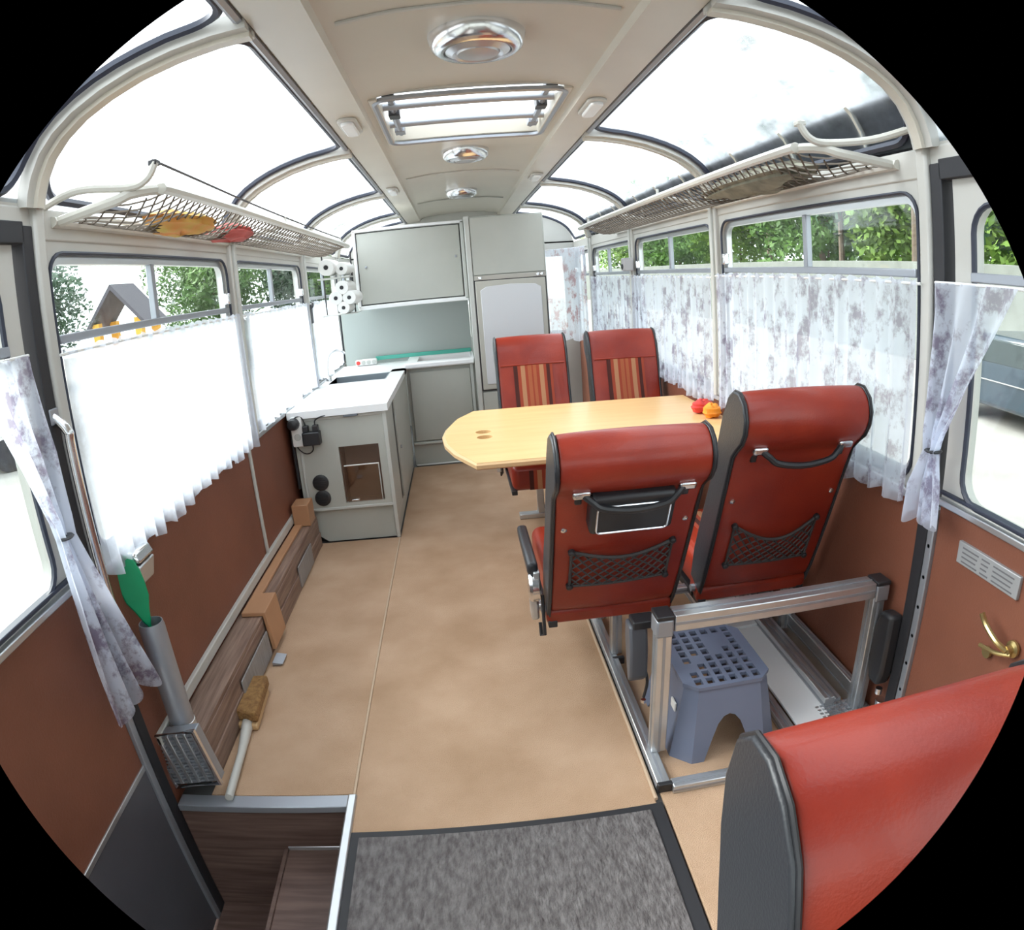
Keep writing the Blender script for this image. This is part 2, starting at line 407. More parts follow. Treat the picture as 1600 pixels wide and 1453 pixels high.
# ceiling
CP = [(-.415, 2.062), (-.40, 2.046), (-.27, 2.050), (-.262, 2.072), (-.235, 2.088), (-.10, 2.104), (.115, 2.112), (.33, 2.104), (.465, 2.088), (.492, 2.072), (.50, 2.050), (.63, 2.046), (.645, 2.062)]
def cstrip(mb, i0, i1, y0, y1):
    Q = CP[i0:i1 + 1]; vs = []; n = len(Q)
    for y in (y0, y1):
        vs += [(x, y, z) for x, z in Q] + [(x, y, z + .03) for x, z in Q]
    fs = []
    for i in range(n - 1):
        fs += [(i, i + 1, 2 * n + i + 1, 2 * n + i), (n + i + 1, n + i, 3 * n + i, 3 * n + i + 1), (i + 1, i, n + i, n + i + 1), (2 * n + i, 2 * n + i + 1, 3 * n + i + 1, 3 * n + i)]
    fs += [(0, n, 3 * n, 2 * n), (n - 1, 3 * n - 1, 4 * n - 1, 2 * n - 1)]
    return mb.add(vs, fs)
HY0, HY1 = 2.36, 3.16
cm = MB(); cstrip(cm, 0, 12, YF, HY0); cstrip(cm, 0, 12, HY1, YB)
cstrip(cm, 0, 4, HY0, HY1); cstrip(cm, 8, 12, HY0, HY1)
CEIL = struct(cm.build('ceiling', CREAMC, smooth=True), 'cream enamelled ceiling panel running along the middle of the bus')
for s, xe in ((-1, -.42), (1, .65)):
    MB().tube([(xe, YF, 2.052), (xe, YB, 2.052)], .012, 6).build('edge_bead', ALUD, CEIL, smooth=True)
for y in (1.62, 4.25, 5.6):
    q = [(x, y, z - .004) for x, z in CP[4:9]]
    MB().tube(q, .006, 6).build('ceiling_joint', CREAM, CEIL, smooth=True)
# rear wall, front end with windscreen
b = MB().box((XL, YB, -.05), (XR, YB + .05, .85)).box((XL, YB, 1.6), (XR, YB + .05, 1.75)).box((XL, YB, .85), (XL + .35, YB + .05, 1.6)).box((XR - .12, YB, .85), (XR, YB + .05, 1.6))
arc = [(XC + d, z) for d, z in ROOF[::-1]] + [(XC - d, z) for d, z in ROOF]
WB = struct(b.build('wall_back', CREAM), 'cream rear end wall of the bus behind the kitchen cabinets')
MB().prism([(XL, 1.735)] + [(XC - d, z) for d, z in ROOF[::-1]] + [(XC, 2.16)] + [(XC + d, z) for d, z in ROOF] + [(XR, 1.735)], 'y', YB, YB + .05).build('rear_header', CREAM, WB)
MB().box((XL + .35, YB + .02, .85), (XR - .12, YB + .024, 1.6)).build('rear_pane', GLASS, WB)
WF = struct(MB().box((XL, YF - .05, -.05), (XR, YF, .85)).box((XL, YF - .05, 1.62), (XR, YF, 2.1)).box((XC - .03, YF - .05, .85), (XC + .03, YF, 1.62)).box((XL, YF - .05, .85), (XL + .08, YF, 1.9)).box((XR - .08, YF - .05, .85), (XR, YF, 1.9)).build('wall_front', CREAM), 'front end of the bus with the windscreen')  # unseen windscreen header set low to darken the foreground seat
for x0, x1 in ((XL + .08, XC - .03), (XC + .03, XR - .08)):
    MB().box((x0, YF - .03, .85), (x1, YF - .026, 1.62)).build('windscreen_pane', GLASS, WF)
for s, X in ((-1, XL), (1, XR)):      # side glazing ahead of the doors
    wi += 1
    root = sroot('window_%d' % wi, 'driver cab side window ahead of the %s door' % ('left' if s < 0 else 'right'))
    a, b_ = sorted((X, X + s * .05))
    wall_ring(MB(), (YF, .79, -.1, 1.66), (YF + .08, .85, -.18, 1.6), a, b_).build('window_surround', CREAM, root, smooth=True)
    a, b_ = sorted((X + s * .02, X + s * .024)); MB().box((a, YF + .06, .83), (b_, -.16, 1.62)).build('pane', GLASS, root)

# doors (each side just behind the camera's bay)
for s, side, X, di in ((-1, 'left', XL, 1), (1, 'right', XR, 2)):
    root = sroot('door_%d' % di, '%s front door with a brown lower panel, window and black rubber frame' % side)
    def bx(name, x0, x1, y0, y1, z0, z1, m, bev=.003, par=root, label=None):
        a, b = sorted((X - s * x0, X - s * x1)); return MB().box((a, y0, z0), (b, y1, z1)).build(name, m, par, bev=bev, label=label)
    zb = -.50 if s < 0 else 0.0
    ya = -.08
    bx('rubber_strip', -.04, .012, 1.412, 1.458, zb, 1.69, RUBBER)
    bx('rubber_header', -.04, .012, ya, 1.42, 1.645, 1.70, RUBBER)
    bx('header_panel', -.05, .0, ya - .1, 1.46, 1.69, 1.76, CREAM)
    strip = bx('hinge_strip', -.02, .008, 1.385, 1.412, zb, .78, ALUD)
    for k in range(8):
        z = .1 + k * .095
        MB().lathe([(.006, 0), (.006, .004), (.003, .006)], (X - s * .008, 1.398, z), 'x', 8).build('rivet', CHROME, strip) if s > 0 else None
    lower = bx('lower_panel', -.035, -.005, ya, 1.385, .22 if s < 0 else 0, .80, BROWN)
    if s < 0:
        bx('kick_plate', -.035, -.003, ya, 1.41, -.50, .205, KICK)
        bx('kick_edge', -.03, .0, ya, 1.40, .203, .222, ALU)
    yo0, yo1 = ya + .06, 1.385
    a, b_ = sorted((X + s * .005, X + s * .04))
    wall_ring(MB(), (ya, .795, yo1, 1.645), (ya + .07, .83, yo1 - .075, 1.575), a, b_, r=.07).build('door_frame', CREAM, root, smooth=True)
    MB().tube([(X + s * .004, p[0], p[1]) for p in rrect(ya + .07, .83, yo1 - .075, 1.575, .07)], .008, 6, closed=True).build('window_seal', SEAL, root, smooth=True)
    bx('divider_rail', -.02, .006, ya + .07, yo1 - .07, 1.385, 1.41, ALUD)
    bx('sill_rail', -.02, .016, ya, yo1, .80, .818, ALU); bx('sill_seal', -.02, .008, ya, yo1, .828, .838, SEAL)
    bx('pane', -.022, -.018, ya + .06, yo1 - .06, .82, 1.39, GLASS, bev=0); bx('pane', -.026, -.022, ya + .06, yo1 - .06, 1.40, 1.59, GLASS, bev=0)
    if s > 0:
        pl = MB(); o = 0
        plate = MB().box((X - .006, 1.03, .675), (X + .006, 1.275, .735)).build('label_plate', STICK, root, bev=.002, label='silver label plate with rows of small dark print')
        ink = MB()
        for r in range(4):
            for (u0, u1) in ((.02, .085), (.098, .13), (.145, .225)):
                z = .722 - r * .0125
                ink.box((X - .0072, 1.275 - u1 + (.004 * ((r * 7) % 3)), z - .0018), (X - .0058, 1.275 - u0, z + .0018))
        ink.build('print', INK, plate)
        h = MB(); h.lathe([(.022, 0), (.022, -.008), (.012, -.012), (.012, -.03)], (X - .002, 1.0, .56), 'x', 14)
        h.tube(curve([(X - .03, 1.0, .56), (X - .045, 1.03, .575), (X - .045, 1.075, .595), (X - .05, 1.095, .62)]), .008, 8)
        h.tube(curve([(X - .025, .985, .555), (X - .035, 1.03, .54), (X - .035, 1.09, .53)]), .006, 8)
        h.lathe([(.016, 0), (.016, -.008)], (X - .002, 1.085, .505), 'x', 12)
        h.build('door_handle', BRASS, root, smooth=True, label='brass door handle and latch')
# ------------------------------------------------------------------ carpets and floor edging
def carpet(label, x0, y0, x1, y1, m=CARPET, th=.012):
    o = MB().box((x0, y0, -.012), (x1, y1, -.012 + th)).build('carpet', m, bev=.004); tag(o, label, 'carpet'); return o
carpet('beige carpet strip along the left ledge up to the kitchen cabinet', -.90, 1.51, -.437, 3.63)
carpet('long beige centre aisle carpet right of the pale seam', -.431, 1.30, .435, 5.12)
carpet('beige carpet under the seats and frame along the right wall', .455, .2, 1.235, 5.1, CARPET)
o = MB().box((-.4385, 1.50, -.011), (-.4295, 3.62, .0035)).build('seam_strip', CARPETE, bev=.002); tag(o, 'thin pale seam strip between the two beige carpets', 'carpet trim')
o = MB().tube([(.436, 1.36, .003), (.436, 5.0, .003)], .006, 6).build('carpet_binding', CARPETE, smooth=True); tag(o, 'thin pale binding on the right edge of the aisle carpet', 'carpet trim')
mt = thing('door_mat', 'grey ribbed mat with black rubber edging at the front of the aisle', 'mat', (0, 0, 0))
MB().box((-.40, .1, .0), (.41, 1.318, .010)).build('mat_pile', MAT_G, mt, bev=.003)
MB().box((-.425, .08, -.011), (.45, 1.345, .004)).build('mat_border', RUBBER, mt, bev=.003)
# entry steps
MB().box((XL - .05, 1.46, -.52), (-.43, 1.52, -.02)).box((XL - .05, -.2, -.56), (-.43, 1.5, -.515)).build('stair_well', WOODX, bpy.data.objects['floor'])
MB().box((-.44, .2, -.5), (-.432, 1.46, -.012)).build('stair_side', WOODX, bpy.data.objects['floor'])
st = thing('entry_steps', 'dark wooden entry step well with aluminium nosings beside the left door', 'steps', (-.72, 1.46, -.5))
def stp(name, lo, hi, m, bev=.003, label=None):
    return MB().box(tuple(a - b for a, b in zip(lo, (-.72, 1.46, -.5))), tuple(a - b for a, b in zip(hi, (-.72, 1.46, -.5)))).build(name, m, st, bev=bev, label=label)
stp('riser', (-1.0, 1.478, -.50), (-.445, 1.50, -.022), WOODX)
stp('nosing', (-1.0, 1.452, -.022), (-.445, 1.505, .004), ALUD)
stp('nosing', (-.452, .25, -.03), (-.424, 1.505, .008), ALU, .005)
stp('tread', (-.68, .5, -.215), (-.45, 1.475, -.195), WOODX)
stp('tread_edge', (-.695, .5, -.22), (-.68, 1.475, -.192), WOODX)
stp('tread_bracket', (-.68, 1.458, -.20), (-.45, 1.476, -.18), ALU)
stp('riser', (-.70, .5, -.50), (-.685, 1.47, -.215), WOODX)
stp('pit_floor', (-1.0, .5, -.51), (-.69, 1.476, -.49), WOODX)
stp('label_plate', (-.68, 1.474, -.128), (-.59, 1.479, -.090), STICK, .001, 'small grey label')
# ledge on the left
lg = thing('ledge', 'low grey-brown wooden ledge along the left wall', 'ledge', (-.95, 1.52, 0))
O = Vector((-.95, 1.52, 0))
def part(par, off, name, lo, hi, m, bev=.003, label=None):
    off = Vector(off); return MB().box(tuple(Vector(lo) - off), tuple(Vector(hi) - off)).build(name, m, par, bev=bev, label=label)
part(lg, O, 'ledge_top', (-1.008, 1.56, .165), (-.90, 3.60, .185), WOOD)
part(lg, O, 'front_board', (-.912, 1.56, .08), (-.898, 3.60, .165), WOOD)
part(lg, O, 'front_board', (-.908, 1.56, .0), (-.892, 3.60, .082), WOODX if 0 else WOOD)
for y0, y1 in ((1.98, 2.36), (3.0, 3.32)):
    part(lg, O, 'reeded_strip', (-.893, y0, .012), (-.886, y1, .125), TAPE, .002, 'grey reeded strip')
tp = thing('angle_trim', 'tan plastic L-shaped trim lying over the wooden ledge', 'trim', (-.92, 2.37, 0))
TO = Vector((-.92, 2.37, 0))
pr = MB(M=Matrix.Translation(-TO))
pr.prism([(-.985, .205), (-.985, .187), (-.895, .187), (-.884, .03), (-.868, .03), (-.880, .205)], 'y', 2.37, 2.56); pr.build('angle_cap', TAN, tp, bev=.003)
pr = MB(M=Matrix.Translation(-TO)); pr.prism([(-.99, .200), (-.99, .187), (-.945, .187), (-.945, .200)], 'y', 2.56, 3.45); pr.build('top_strip', TAN, tp, bev=.002)
o = MB().box((-.99, 3.42, .187), (-.895, 3.55, .31)).build('corner_block', TAN, bev=.004); tag(o, 'tan block standing on the ledge against the kitchen cabinet', 'block')
o = MB().prism([(-.868, .004), (-.835, .004), (-.822, .012), (-.868, .02)], 'y', 2.28, 2.36).build('metal_shim', ALUD, bev=.002); tag(o, 'small dark metal clip on the carpet below the tan trim', 'clip')
# brush
br = thing('scrubbing_brush', 'wooden handled brush with tan bristles lying on the left carpet', 'brush', (-.86, 1.9, 0))
BM = Matrix.Rotation(math.radians(6), 4, 'Z')
MB(BM).prism([(-.048, -.02), (.04, -.05), (.05, .20), (-.035, .21)], 'z', .028, .075).build('bristles', SPONGE, br, bev=.01)
MB(BM).prism([(-.045, -.04), (.035, -.06), (.045, .18), (-.04, .19)], 'z', .002, .028).build('brush_head', TABLEE, br, bev=.006)
MB(BM).tube([(-.005, -.03, .02), (-.002, -.20, .018), (-.01, -.42, .016)], [.022, .014, .014], 10).build('brush_handle', CREAM, br, smooth=True)

# ------------------------------------------------------------------ stuff at the left door pillar
ht = thing('heater_grille', 'ribbed aluminium heater grille with a chrome rim at the foot of the left pillar', 'grille', (-.92, 1.53, .05))
GO = Vector((-.92, 1.53, .05)); GM = Matrix.Translation(Vector((0, 0, 0))) @ Matrix.Rotation(math.radians(-8), 4, 'Y')
MB(GM).box((-.085, -.02, .0), (.075, .022, .20)).build('grille_box', ALUD, ht, bev=.004)
MB(GM).tube([(-.085, -.03, .0), (-.085, -.03, .205), (.075, -.03, .205), (.075, -.03, .0)], .009, 8, closed=True).build('grille_rim', CHROME, ht, smooth=True)
for k in range(5):
    x = -.065 + k * .031
    MB(GM).box((x, -.03, .01), (x + .012, -.018, .195)).build('slat', ALU, ht, bev=.002)
for k in range(14):
    z = .012 + k * .0135
    MB(GM).box((-.08, -.027, z), (.07, -.020, z + .005)).build('rib', ALUD, ht)
tu = thing('holder_tube', 'round grey metal tube standing at the left door pillar holding the green brush', 'tube', (-.950, 1.59, .24))
hp = [(.040, 0), (.040, .33), (.037, .345), (.034, .345), (.033, .2), (.001, .2)]
MB().lathe(hp, (0, 0, 0), 'z', 24).build('tube_body', ALUD, tu, smooth=True)
MB().lathe([(.042, 0), (.042, .02), (.036, .024)], (0, 0, -.02), 'z', 20).build('tube_foot', ALU, tu, smooth=True)
gb = thing('green_duster', 'green leaf shaped plastic duster standing in the grey tube', 'duster', (-.950, 1.60, .485))
lf = [(.0, .07), (.012, .10), (.024, .14), (.036, .17), (.040, .21), (.040, .25), (.032, .285), (.012, .305), (-.012, .305), (-.032, .285), (-.040, .25), (-.040, .21), (-.036, .17), (-.024, .14), (-.012, .10)]
MB(Matrix.Rotation(math.radians(-9), 4, 'Y') @ Matrix.Rotation(math.radians(32), 4, 'Z')).prism(lf, 'y', -.006, .006).build('duster_head', GREEN, gb, bev=.004)
MB(Matrix.Rotation(math.radians(-9), 4, 'Y')).tube([(0, 0, -.05), (0, 0, .16)], .006, 8).build('duster_handle', GREEN, gb, smooth=True)
ab = thing('wall_ashtray', 'small chrome lidded ashtray on the left wall under the curtain', 'ashtray', (XL, 1.67, .67))
MB().prism([(0, 0), (.045, .01), (.062, .075), (0, .075)], 'y', -.05, .05).build('ashtray_body', ALU, ab, bev=.006)
MB().prism([(0, .08), (.065, .082), (.05, .115), (0, .12)], 'y', -.052, .052).build('ashtray_lid', CHROME, ab, bev=.008)
gr = thing('grab_rail', 'chrome vertical grab rail beside the left door', 'rail', (XL + .045, 1.44, .60))
MB().tube(curve([(-.04, .0, .0), (0, .0, .03), (0, 0, .1), (0, 0, .52), (0, 0, .58), (-.04, 0, .62)], 5), .013, 10).build('rail_tube', CHROME, gr, smooth=True)
for zf in (-.02, .60): MB().box((-.045, -.02, zf), (-.03, .02, zf + .04)).build('rail_flange', ALUD, gr, bev=.003)

# ------------------------------------------------------------------ curtains
def curtain(name, label, x, y0, y1, z0, z1, s, m=CURT, pl=.085, amp=.013, sc=.14, sd=0):
    rnd = random.Random(sd); ph = rnd.random() * 6; dz = [rnd.uniform(-.012, .012) for _ in range(60)]
    nu, nv = max(24, int((y1 - y0) * 90)), 14
    def f(u, v):
        y = y0 + (y1 - y0) * u; a = amp * (1 - .55 * v)     # v=0 bottom, 1 top
        zb = z0 + .022 * abs(math.sin(PI * (y - y0) / sc)) * -1 + .02 + dz[int((y - y0) / sc) % 60]
        xx = x + a * math.sin(2 * PI * y / pl + ph + .9 * math.sin(y * 7)) + .35 * a * math.sin(2 * PI * y / (pl * .41) + v)
        return (xx, y, zb + (z1 - zb) * v + .004 * math.sin(y * 90) * (v > .98))
    o = thing(name, label, 'curtain')
    MB().grid(f, nu, nv).build('curtain_cloth', m, o, smooth=True)
    MB().tube([(x + s * .004, y0 - .01, z1 - .012), (x + s * .004, y1 + .01, z1 - .012)], .004, 6).build('curtain_wire', WHITEP, o, smooth=True)
    return o
curtain('curtain', 'sheer floral curtain over the right front side window behind the far seat', XR - .035, 1.50, 2.985, .745, 1.385, 1, sd=1)
curtain('curtain', 'sheer floral curtain over the second right window beyond the table', XR - .035, 3.05, 4.50, .745, 1.378, 1, sd=2)
curtain('curtain', 'narrow-looking sheer curtain over the third right window behind the rear seats', XR - .035, 4.57, 5.90, .745, 1.378, 1, sd=3)
curtain('curtain', 'blown-out white sheer curtain over the left front side window', XL + .035, 1.50, 2.985, .765, 1.375, -1, m=CURTL, sd=4)
curtain('curtain', 'white sheer curtain over the second left window before the worktop', XL + .035, 3.05, 4.50, .80, 1.375, -1, m=CURTL, sd=5)
curtain('curtain', 'white sheer curtain over the left window beside the sink', XL + .035, 4.57, 5.60, .82, 1.375, -1, m=CURTL, sd=6)
def corner_curtain():
    o = thing('curtain', 'full-height rosy sheer curtain across the rear right corner beside the fridge', 'curtain')
    def f(u, v):
        a = u * 1.25; x = XR - .06 - .45 * (1 - math.cos(a)); y = 5.97 + .62 * math.sin(a)
        w = .012 * math.sin(u * 44); z0 = .80 - .03 * abs(math.sin(u * 12)) - .10 * max(0, .35 - u); return (x - w * math.cos(a), y + w * math.sin(a), z0 + (1.66 - z0) * v)
    MB().grid(f, 90, 14).build('curtain_cloth', CURTR, o, smooth=True)
    MB().tube([(XR - .05 - .45 * (1 - math.cos(u * 1.25)), 5.97 + .62 * math.sin(u * 1.25), 1.655) for u in [k / 12 for k in range(13)]], .004, 6).build('curtain_wire', WHITEP, o, smooth=True)
corner_curtain()
def tied(label, x, s, rows, ytie, ztie, sd):
    # rows: (z, yfront, yback, x depth)
    o = thing('tied_curtain', label, 'curtain'); nv = 36; ph = random.Random(sd).random() * 6
    def f(u, v):
        t = v * (len(rows) - 1); i = min(int(t), len(rows) - 2); t -= i; t = t * t * (3 - 2 * t)
        z, a, b, d = lerp(rows[i], rows[i + 1], t)
        y = a + (b - a) * u; z += .018 * math.sin(u * 19 + ph) * (v < .02)
        return (x - s * d * (.5 + .5 * math.sin(u * 22 + ph)) - s * d * .25 * math.sin(u * 9), y, z)
    MB().grid(f, 60, nv).build('curtain_cloth', CURT, o, smooth=True)
    MB().lathe([(.022, -.004), (.026, 0), (.022, .004)], (x - s * .018, ytie, ztie), 'z', 12).build('tie_band', BLACK, o, smooth=True)
    MB().tube([(x, rows[-1][1], rows[-1][0]), (x, rows[-1][2], rows[-1][0])], .004, 6).build('curtain_wire', WHITEP, o, smooth=True)
tied('gathered sheer curtain tied back at the right door pillar', XR - .045, 1, [(.765, 1.30, 1.435, .05), (.86, 1.31, 1.425, .05), (.955, 1.345, 1.385, .035), (1.0, 1.325, 1.395, .035), (1.15, 1.235, 1.405, .03), (1.38, 1.09, 1.41, .02)], 1.365, .955, 3)
tied('gathered sheer curtain tied back at the left door, its hem hanging over the brown panel', XL + .034, -1, [(.45, 1.245, 1.535, .045), (.60, 1.25, 1.475, .045), (.80, 1.265, 1.400, .04), (.955, 1.275, 1.345, .03), (1.0, 1.265, 1.350, .03), (1.15, 1.20, 1.365, .025), (1.38, 1.10, 1.345, .015)], 1.31, .955, 8)

# ------------------------------------------------------------------ luggage racks
def rack(label, s, y0, y1, group):
    X = XC + s * HW; xo = XC + s * .835; zo, zw = 1.745, 1.705; xw = X - s * .02
    o = thing('luggage_rack', label, 'luggage rack', (xw, y0, zw))
    T = Matrix.Translation((-xw, -y0, -zw))
    pts = [(xw, y0 + .02, zw), (xw - s * .16, y0 + .03, zw + .018), (xo + s * .07, y0 + .055, zo - .008), (xo + s * .02, y0 + .12, zo), (xo, y0 + .26, zo), (xo, (y0 + y1) / 2, zo), (xo, y1 - .1, zo), (xo + s * .06, y1, zo), (xw, y1, zw)]
    MB(T).tube(curve(pts, 5), .015, 8).build('outer_tube', TUBEM, o, smooth=True)
    MB(T).tube([(xw + s * .012, y0, zw), (xw + s * .012, y1, zw)], .015, 8).build('wall_tube', TUBEM, o, smooth=True)
    for y in (3.0, 3.9):
        MB(T).tube([(xw, y, zw), (xo, y, zo)], .010, 8).build('cross_bar', TUBEM, o, smooth=True)
    # brackets rising above the tube, with a cord
    yb = y0 + .04
    MB(T).tube(curve([(xw + s * .02, yb - (.13 if s > 0 else .06), 1.80 if s > 0 else 1.745), (xw - s * .08, yb - .05, 1.765), (xo + s * .07, yb, 1.752), (xo + s * .02, yb + .01, 1.765), (xo - s * .005, yb + .015, 1.805)], 6), .011, 8).build('end_bracket', TUBEM, o, smooth=True)
    MB(T).box((xo - .012, yb + .005, 1.797), (xo + .012, yb + .035, 1.812)).build('bracket_tip', BLACK if s < 0 else TUBEM, o, bev=.003)
    for y in (3.0, y1 - .35):
        MB(T).tube([(xo, y, zo), (xo, y, zo + .035)], .007, 6).build('cord_post', TUBEM, o, smooth=True)
    # net
    net = MB(T); W = abs(xo - xw) - .01; st = .05
    def pt(a, y):
        t = a / W; return (xw - s * (a + .005), y, zw + (zo - zw) * t - .045 * math.sin(PI * t) * min(1, (y - y0) / .2, (y1 - y) / .2 + .01))
    k = y0 - W + .07
    while k < y1:
        for d in (1, -1):
            seg = []
            for j in range(7):
                a = W * j / 6; y = k + (a if d > 0 else W - a)
                lim = y0 + .04 + .14 * max(0, a / W - .55)
                if lim <= y <= y1 - .01: seg.append(pt(a, y))
            if len(seg) > 1: net.tube(seg, .0034, 3, cap=False)
        k += st
    net.build('net', NETM, o)
    return o
rL = rack('cream tubular luggage rack with string net along the left side', -1, 1.56, 4.86, None)
rR = rack('cream tubular luggage rack with string net along the right side', 1, 1.60, 4.95, None)
cordp = curve([(-.722, 1.615, 1.812), (-.722, 2.4, 1.790), (-.722, 3.0, 1.782), (-.722, 3.8, 1.778), (-.722, 4.51, 1.780)], 6)
o = MB().tube(cordp, .004, 6).build('cord', CORD, smooth=True); tag(o, 'thin dark elastic cord strung above the left luggage rack', 'cord')
# things lying in the racks
def bag(name, label, cat, c, r, m, sd, grp=None):
    rnd = random.Random(sd); ph = [rnd.random() * 6 for _ in range(4)]
    def f(u, v):
        a = 2 * PI * u; b = PI * v - PI / 2; k = 1 + .09 * math.sin(3 * a + ph[0]) + .07 * math.sin(5 * b * 2 + ph[1]) + .05 * math.sin(7 * a + 3 * b)
        return (c[0] + r[0] * k * math.cos(b) * math.cos(a), c[1] + r[1] * k * math.cos(b) * math.sin(a), c[2] + r[2] * k * math.sin(b))
    o = MB().grid(f, 26, 14).build(name, m, smooth=True); return tag(o, label, cat, grp)
bag('folded_cloth', 'yellow-olive folded cloth lying in the left luggage net', 'cloth', (-.86, 2.10, 1.705), (.09, .22, .035), mat('olive cloth', (.42, .36, .06), .8, col2=(.60, .22, .05), scale=9), 2)
bag('red_cloth', 'red crumpled cloth in the left luggage net', 'cloth', (-.86, 2.62, 1.705), (.09, .18, .032), mat('red cloth', (.40, .07, .06), .8, var=.3, scale=12), 5)
bag('grey_blanket', 'grey-olive blanket lying in the right luggage net', 'blanket', (1.09, 2.25, 1.715), (.10, .42, .04), mat('olive blanket', (.20, .19, .14), .9, var=.3, scale=14), 7)
# ------------------------------------------------------------------ ceiling fittings
for i, (y, r, lb) in enumerate(((1.86, .135, 'largest looking chrome ceiling lamp, in front of the roof hatch'), (3.58, .125, 'middle chrome ceiling lamp just behind the roof hatch'), (5.15, .12, 'small looking chrome ceiling lamp above the kitchen cabinets'))):
    o = thing('ceiling_lamp', 'round ' + lb, 'ceiling lamp', (.118, y, 2.112), group='round chrome ceiling lamps')
    MB().lathe([(r, 0), (r, -.012), (r * .93, -.045), (r * .80, -.058), (r * .70, -.058), (r * .68, -.046)], (0, 0, 0), 'z', 40).build('lamp_rim', CHROME, o, smooth=True)
    MB().lathe([(r * .68, -.040), (r * .66, -.055), (r * .52, -.066), (r * .45, -.060), (r * .42, -.066), (r * .15, -.070)], (0, 0, 0), 'z', 40).build('lamp_centre', mat('satin metal', (.55, .56, .58), .3, metal=.7), o, smooth=True)
k = 0
for x, ys, sd_ in ((-.335, (2.55, 4.40), 'left'), (.565, (2.50, 4.25), 'right')):
    for y in ys:
        o = thing('reading_light', 'small oblong reading light on the %s ceiling band, %s' % (sd_, 'beside the roof hatch' if y < 3 else 'near the kitchen'), 'light', (x, y, 2.048))
        MB().prism(rrect(-.036, -.125, .036, .125, .034), 'z', -.012, .0).build('light_base', CREAM, o, bev=.003)
        MB().prism(rrect(-.024, -.105, .024, .105, .023), 'z', -.026, -.010).build('light_lens', mat('frosted lens', (.75, .76, .76), .25), o, bev=.005)
h = thing('roof_hatch', 'open roof ventilation hatch with aluminium frame and cross bars', 'roof hatch', (.115, 2.76, 2.09))
HM = Matrix.Translation((-.115, -2.76, -2.09))
def hb(name, lo, hi, m, bev=.003): return MB(HM).box(lo, hi).build(name, m, h, bev=bev)
hx0, hx1 = -.232, .462
hb('hatch_side', (hx0 - .012, HY0, 2.078), (hx0 + .02, HY1, 2.20), CREAMC); hb('hatch_side', (hx1 - .02, HY0, 2.078), (hx1 + .012, HY1, 2.20), CREAMC)
hb('hatch_end', (hx0, HY0 - .01, 2.10), (hx1, HY0 + .015, 2.20), CREAMC); hb('hatch_end', (hx0, HY1 - .015, 2.095), (hx1, HY1 + .01, 2.20), CREAMC)
MB(HM).tube([(p[0], p[1], 2.082) for p in rrect(hx0 + .005, HY0 + .005, hx1 - .005, HY1 - .005, .06)], .011, 6, closed=True).build('hatch_rim', ALUD, h, smooth=True)
for y, z in ((2.60, 2.115), (2.90, 2.115)):
    MB(HM).tube([(hx0 + .02, y, z), (hx1 - .02, y, z)], .015, 12).build('cross_bar', ALUD, h, smooth=True)
for x in (hx0 + .055, hx1 - .055):
    MB(HM).tube([(x, 2.45, 2.12), (x, 2.58, 2.13), (x, 2.82, 2.11), (x, 3.10, 2.12)], .014, 8).build('hinge_arm', ALUD, h, smooth=True)
    for y in (2.44, 2.72, 3.02): hb('hinge_block', (x - .022, y - .035, 2.10), (x + .022, y + .035, 2.145), BLACK if y < 3 else ALUD)
MB(HM).grid(lambda u, v: (hx0 - .05 + (hx1 - hx0 + .1) * u, HY0 - .04 + (HY1 - HY0 + .08) * v, 2.26 + .02 * math.sin(PI * u)), 8, 2).build('hatch_lid', GLASSR, h, smooth=True)

# ------------------------------------------------------------------ kitchen
CT = .79
kp = thing('kitchen_cabinet', 'pale grey cabinet standing under the near end of the white worktop', 'cabinet', (-.70, 3.63, 0))
KO = Vector((-.70, 3.63, 0))
def kpart(n, lo, hi, m, bev=.003, label=None, par=None): return part(par or kp, KO, n, lo, hi, m, bev, label)
kx0, kx1, ky0, ky1 = -.965, -.435, 3.63, 5.13
# front panel with niche opening (facing camera)
nx0, nx1, nz0, nz1 = -.720, -.492, .235, .565
fm = MB(Matrix.Translation(-KO))
fm.box((kx0, ky0, .205), (nx0, ky0 + .02, CT - .04)).box((nx1, ky0, .205), (kx1, ky0 + .02, CT - .04)).box((nx0, ky0, nz1), (nx1, ky0 + .02, CT - .04)).box((nx0, ky0, .205), (nx1, ky0 + .02, nz0))
fm.build('front_panel', CAB, kp)
kpart('side_panel', (kx0, ky0 + .02, .01), (kx0 + .018, ky1, CT - .04), CAB)
kpart('back_panel', (kx0, ky1 - .018, .0), (kx1, ky1, CT - .04), CAB)
pm = MB(Matrix.Translation(-KO)); pm.prism([(-.93, .205), (-.93, .06), (-.90, .03), (-.86, .0), (-.450, .0), (-.450, .205)], 'y', ky0 + .02, ky0 + .035); pm.build('plinth', CAB, kp)
kpart('plinth', (-.452, ky0 + .02, .0), (-.438, ky1, .10), CAB)
kpart('panel_bead', (-.925, ky0 - .006, .198), (-.448, ky0 + .012, .214), CABE)
kpart('corner_bead', (-.452, ky0 - .006, .0), (-.430, ky0 + .018, CT - .04), CABE)
kpart('top_bead', (-.93, ky0 - .005, CT - .062), (-.45, ky0 + .01, CT - .046), CABE)
kpart('left_bead', (-.945, ky0 - .005, .20), (-.930, ky0 + .01, CT - .05), CABE)
kpart('side_rail', (-.445, ky0, .095), (-.435, ky1, .115), CABE)
kpart('door', (-.443, 3.66, .115), (-.431, 3.99, CT - .05), CAB, label='narrow fixed side panel')
d2 = kpart('door', (-.436, 4.045, .115), (-.421, 5.06, CT - .05), CAB, label='side door standing slightly proud of the cabinet')
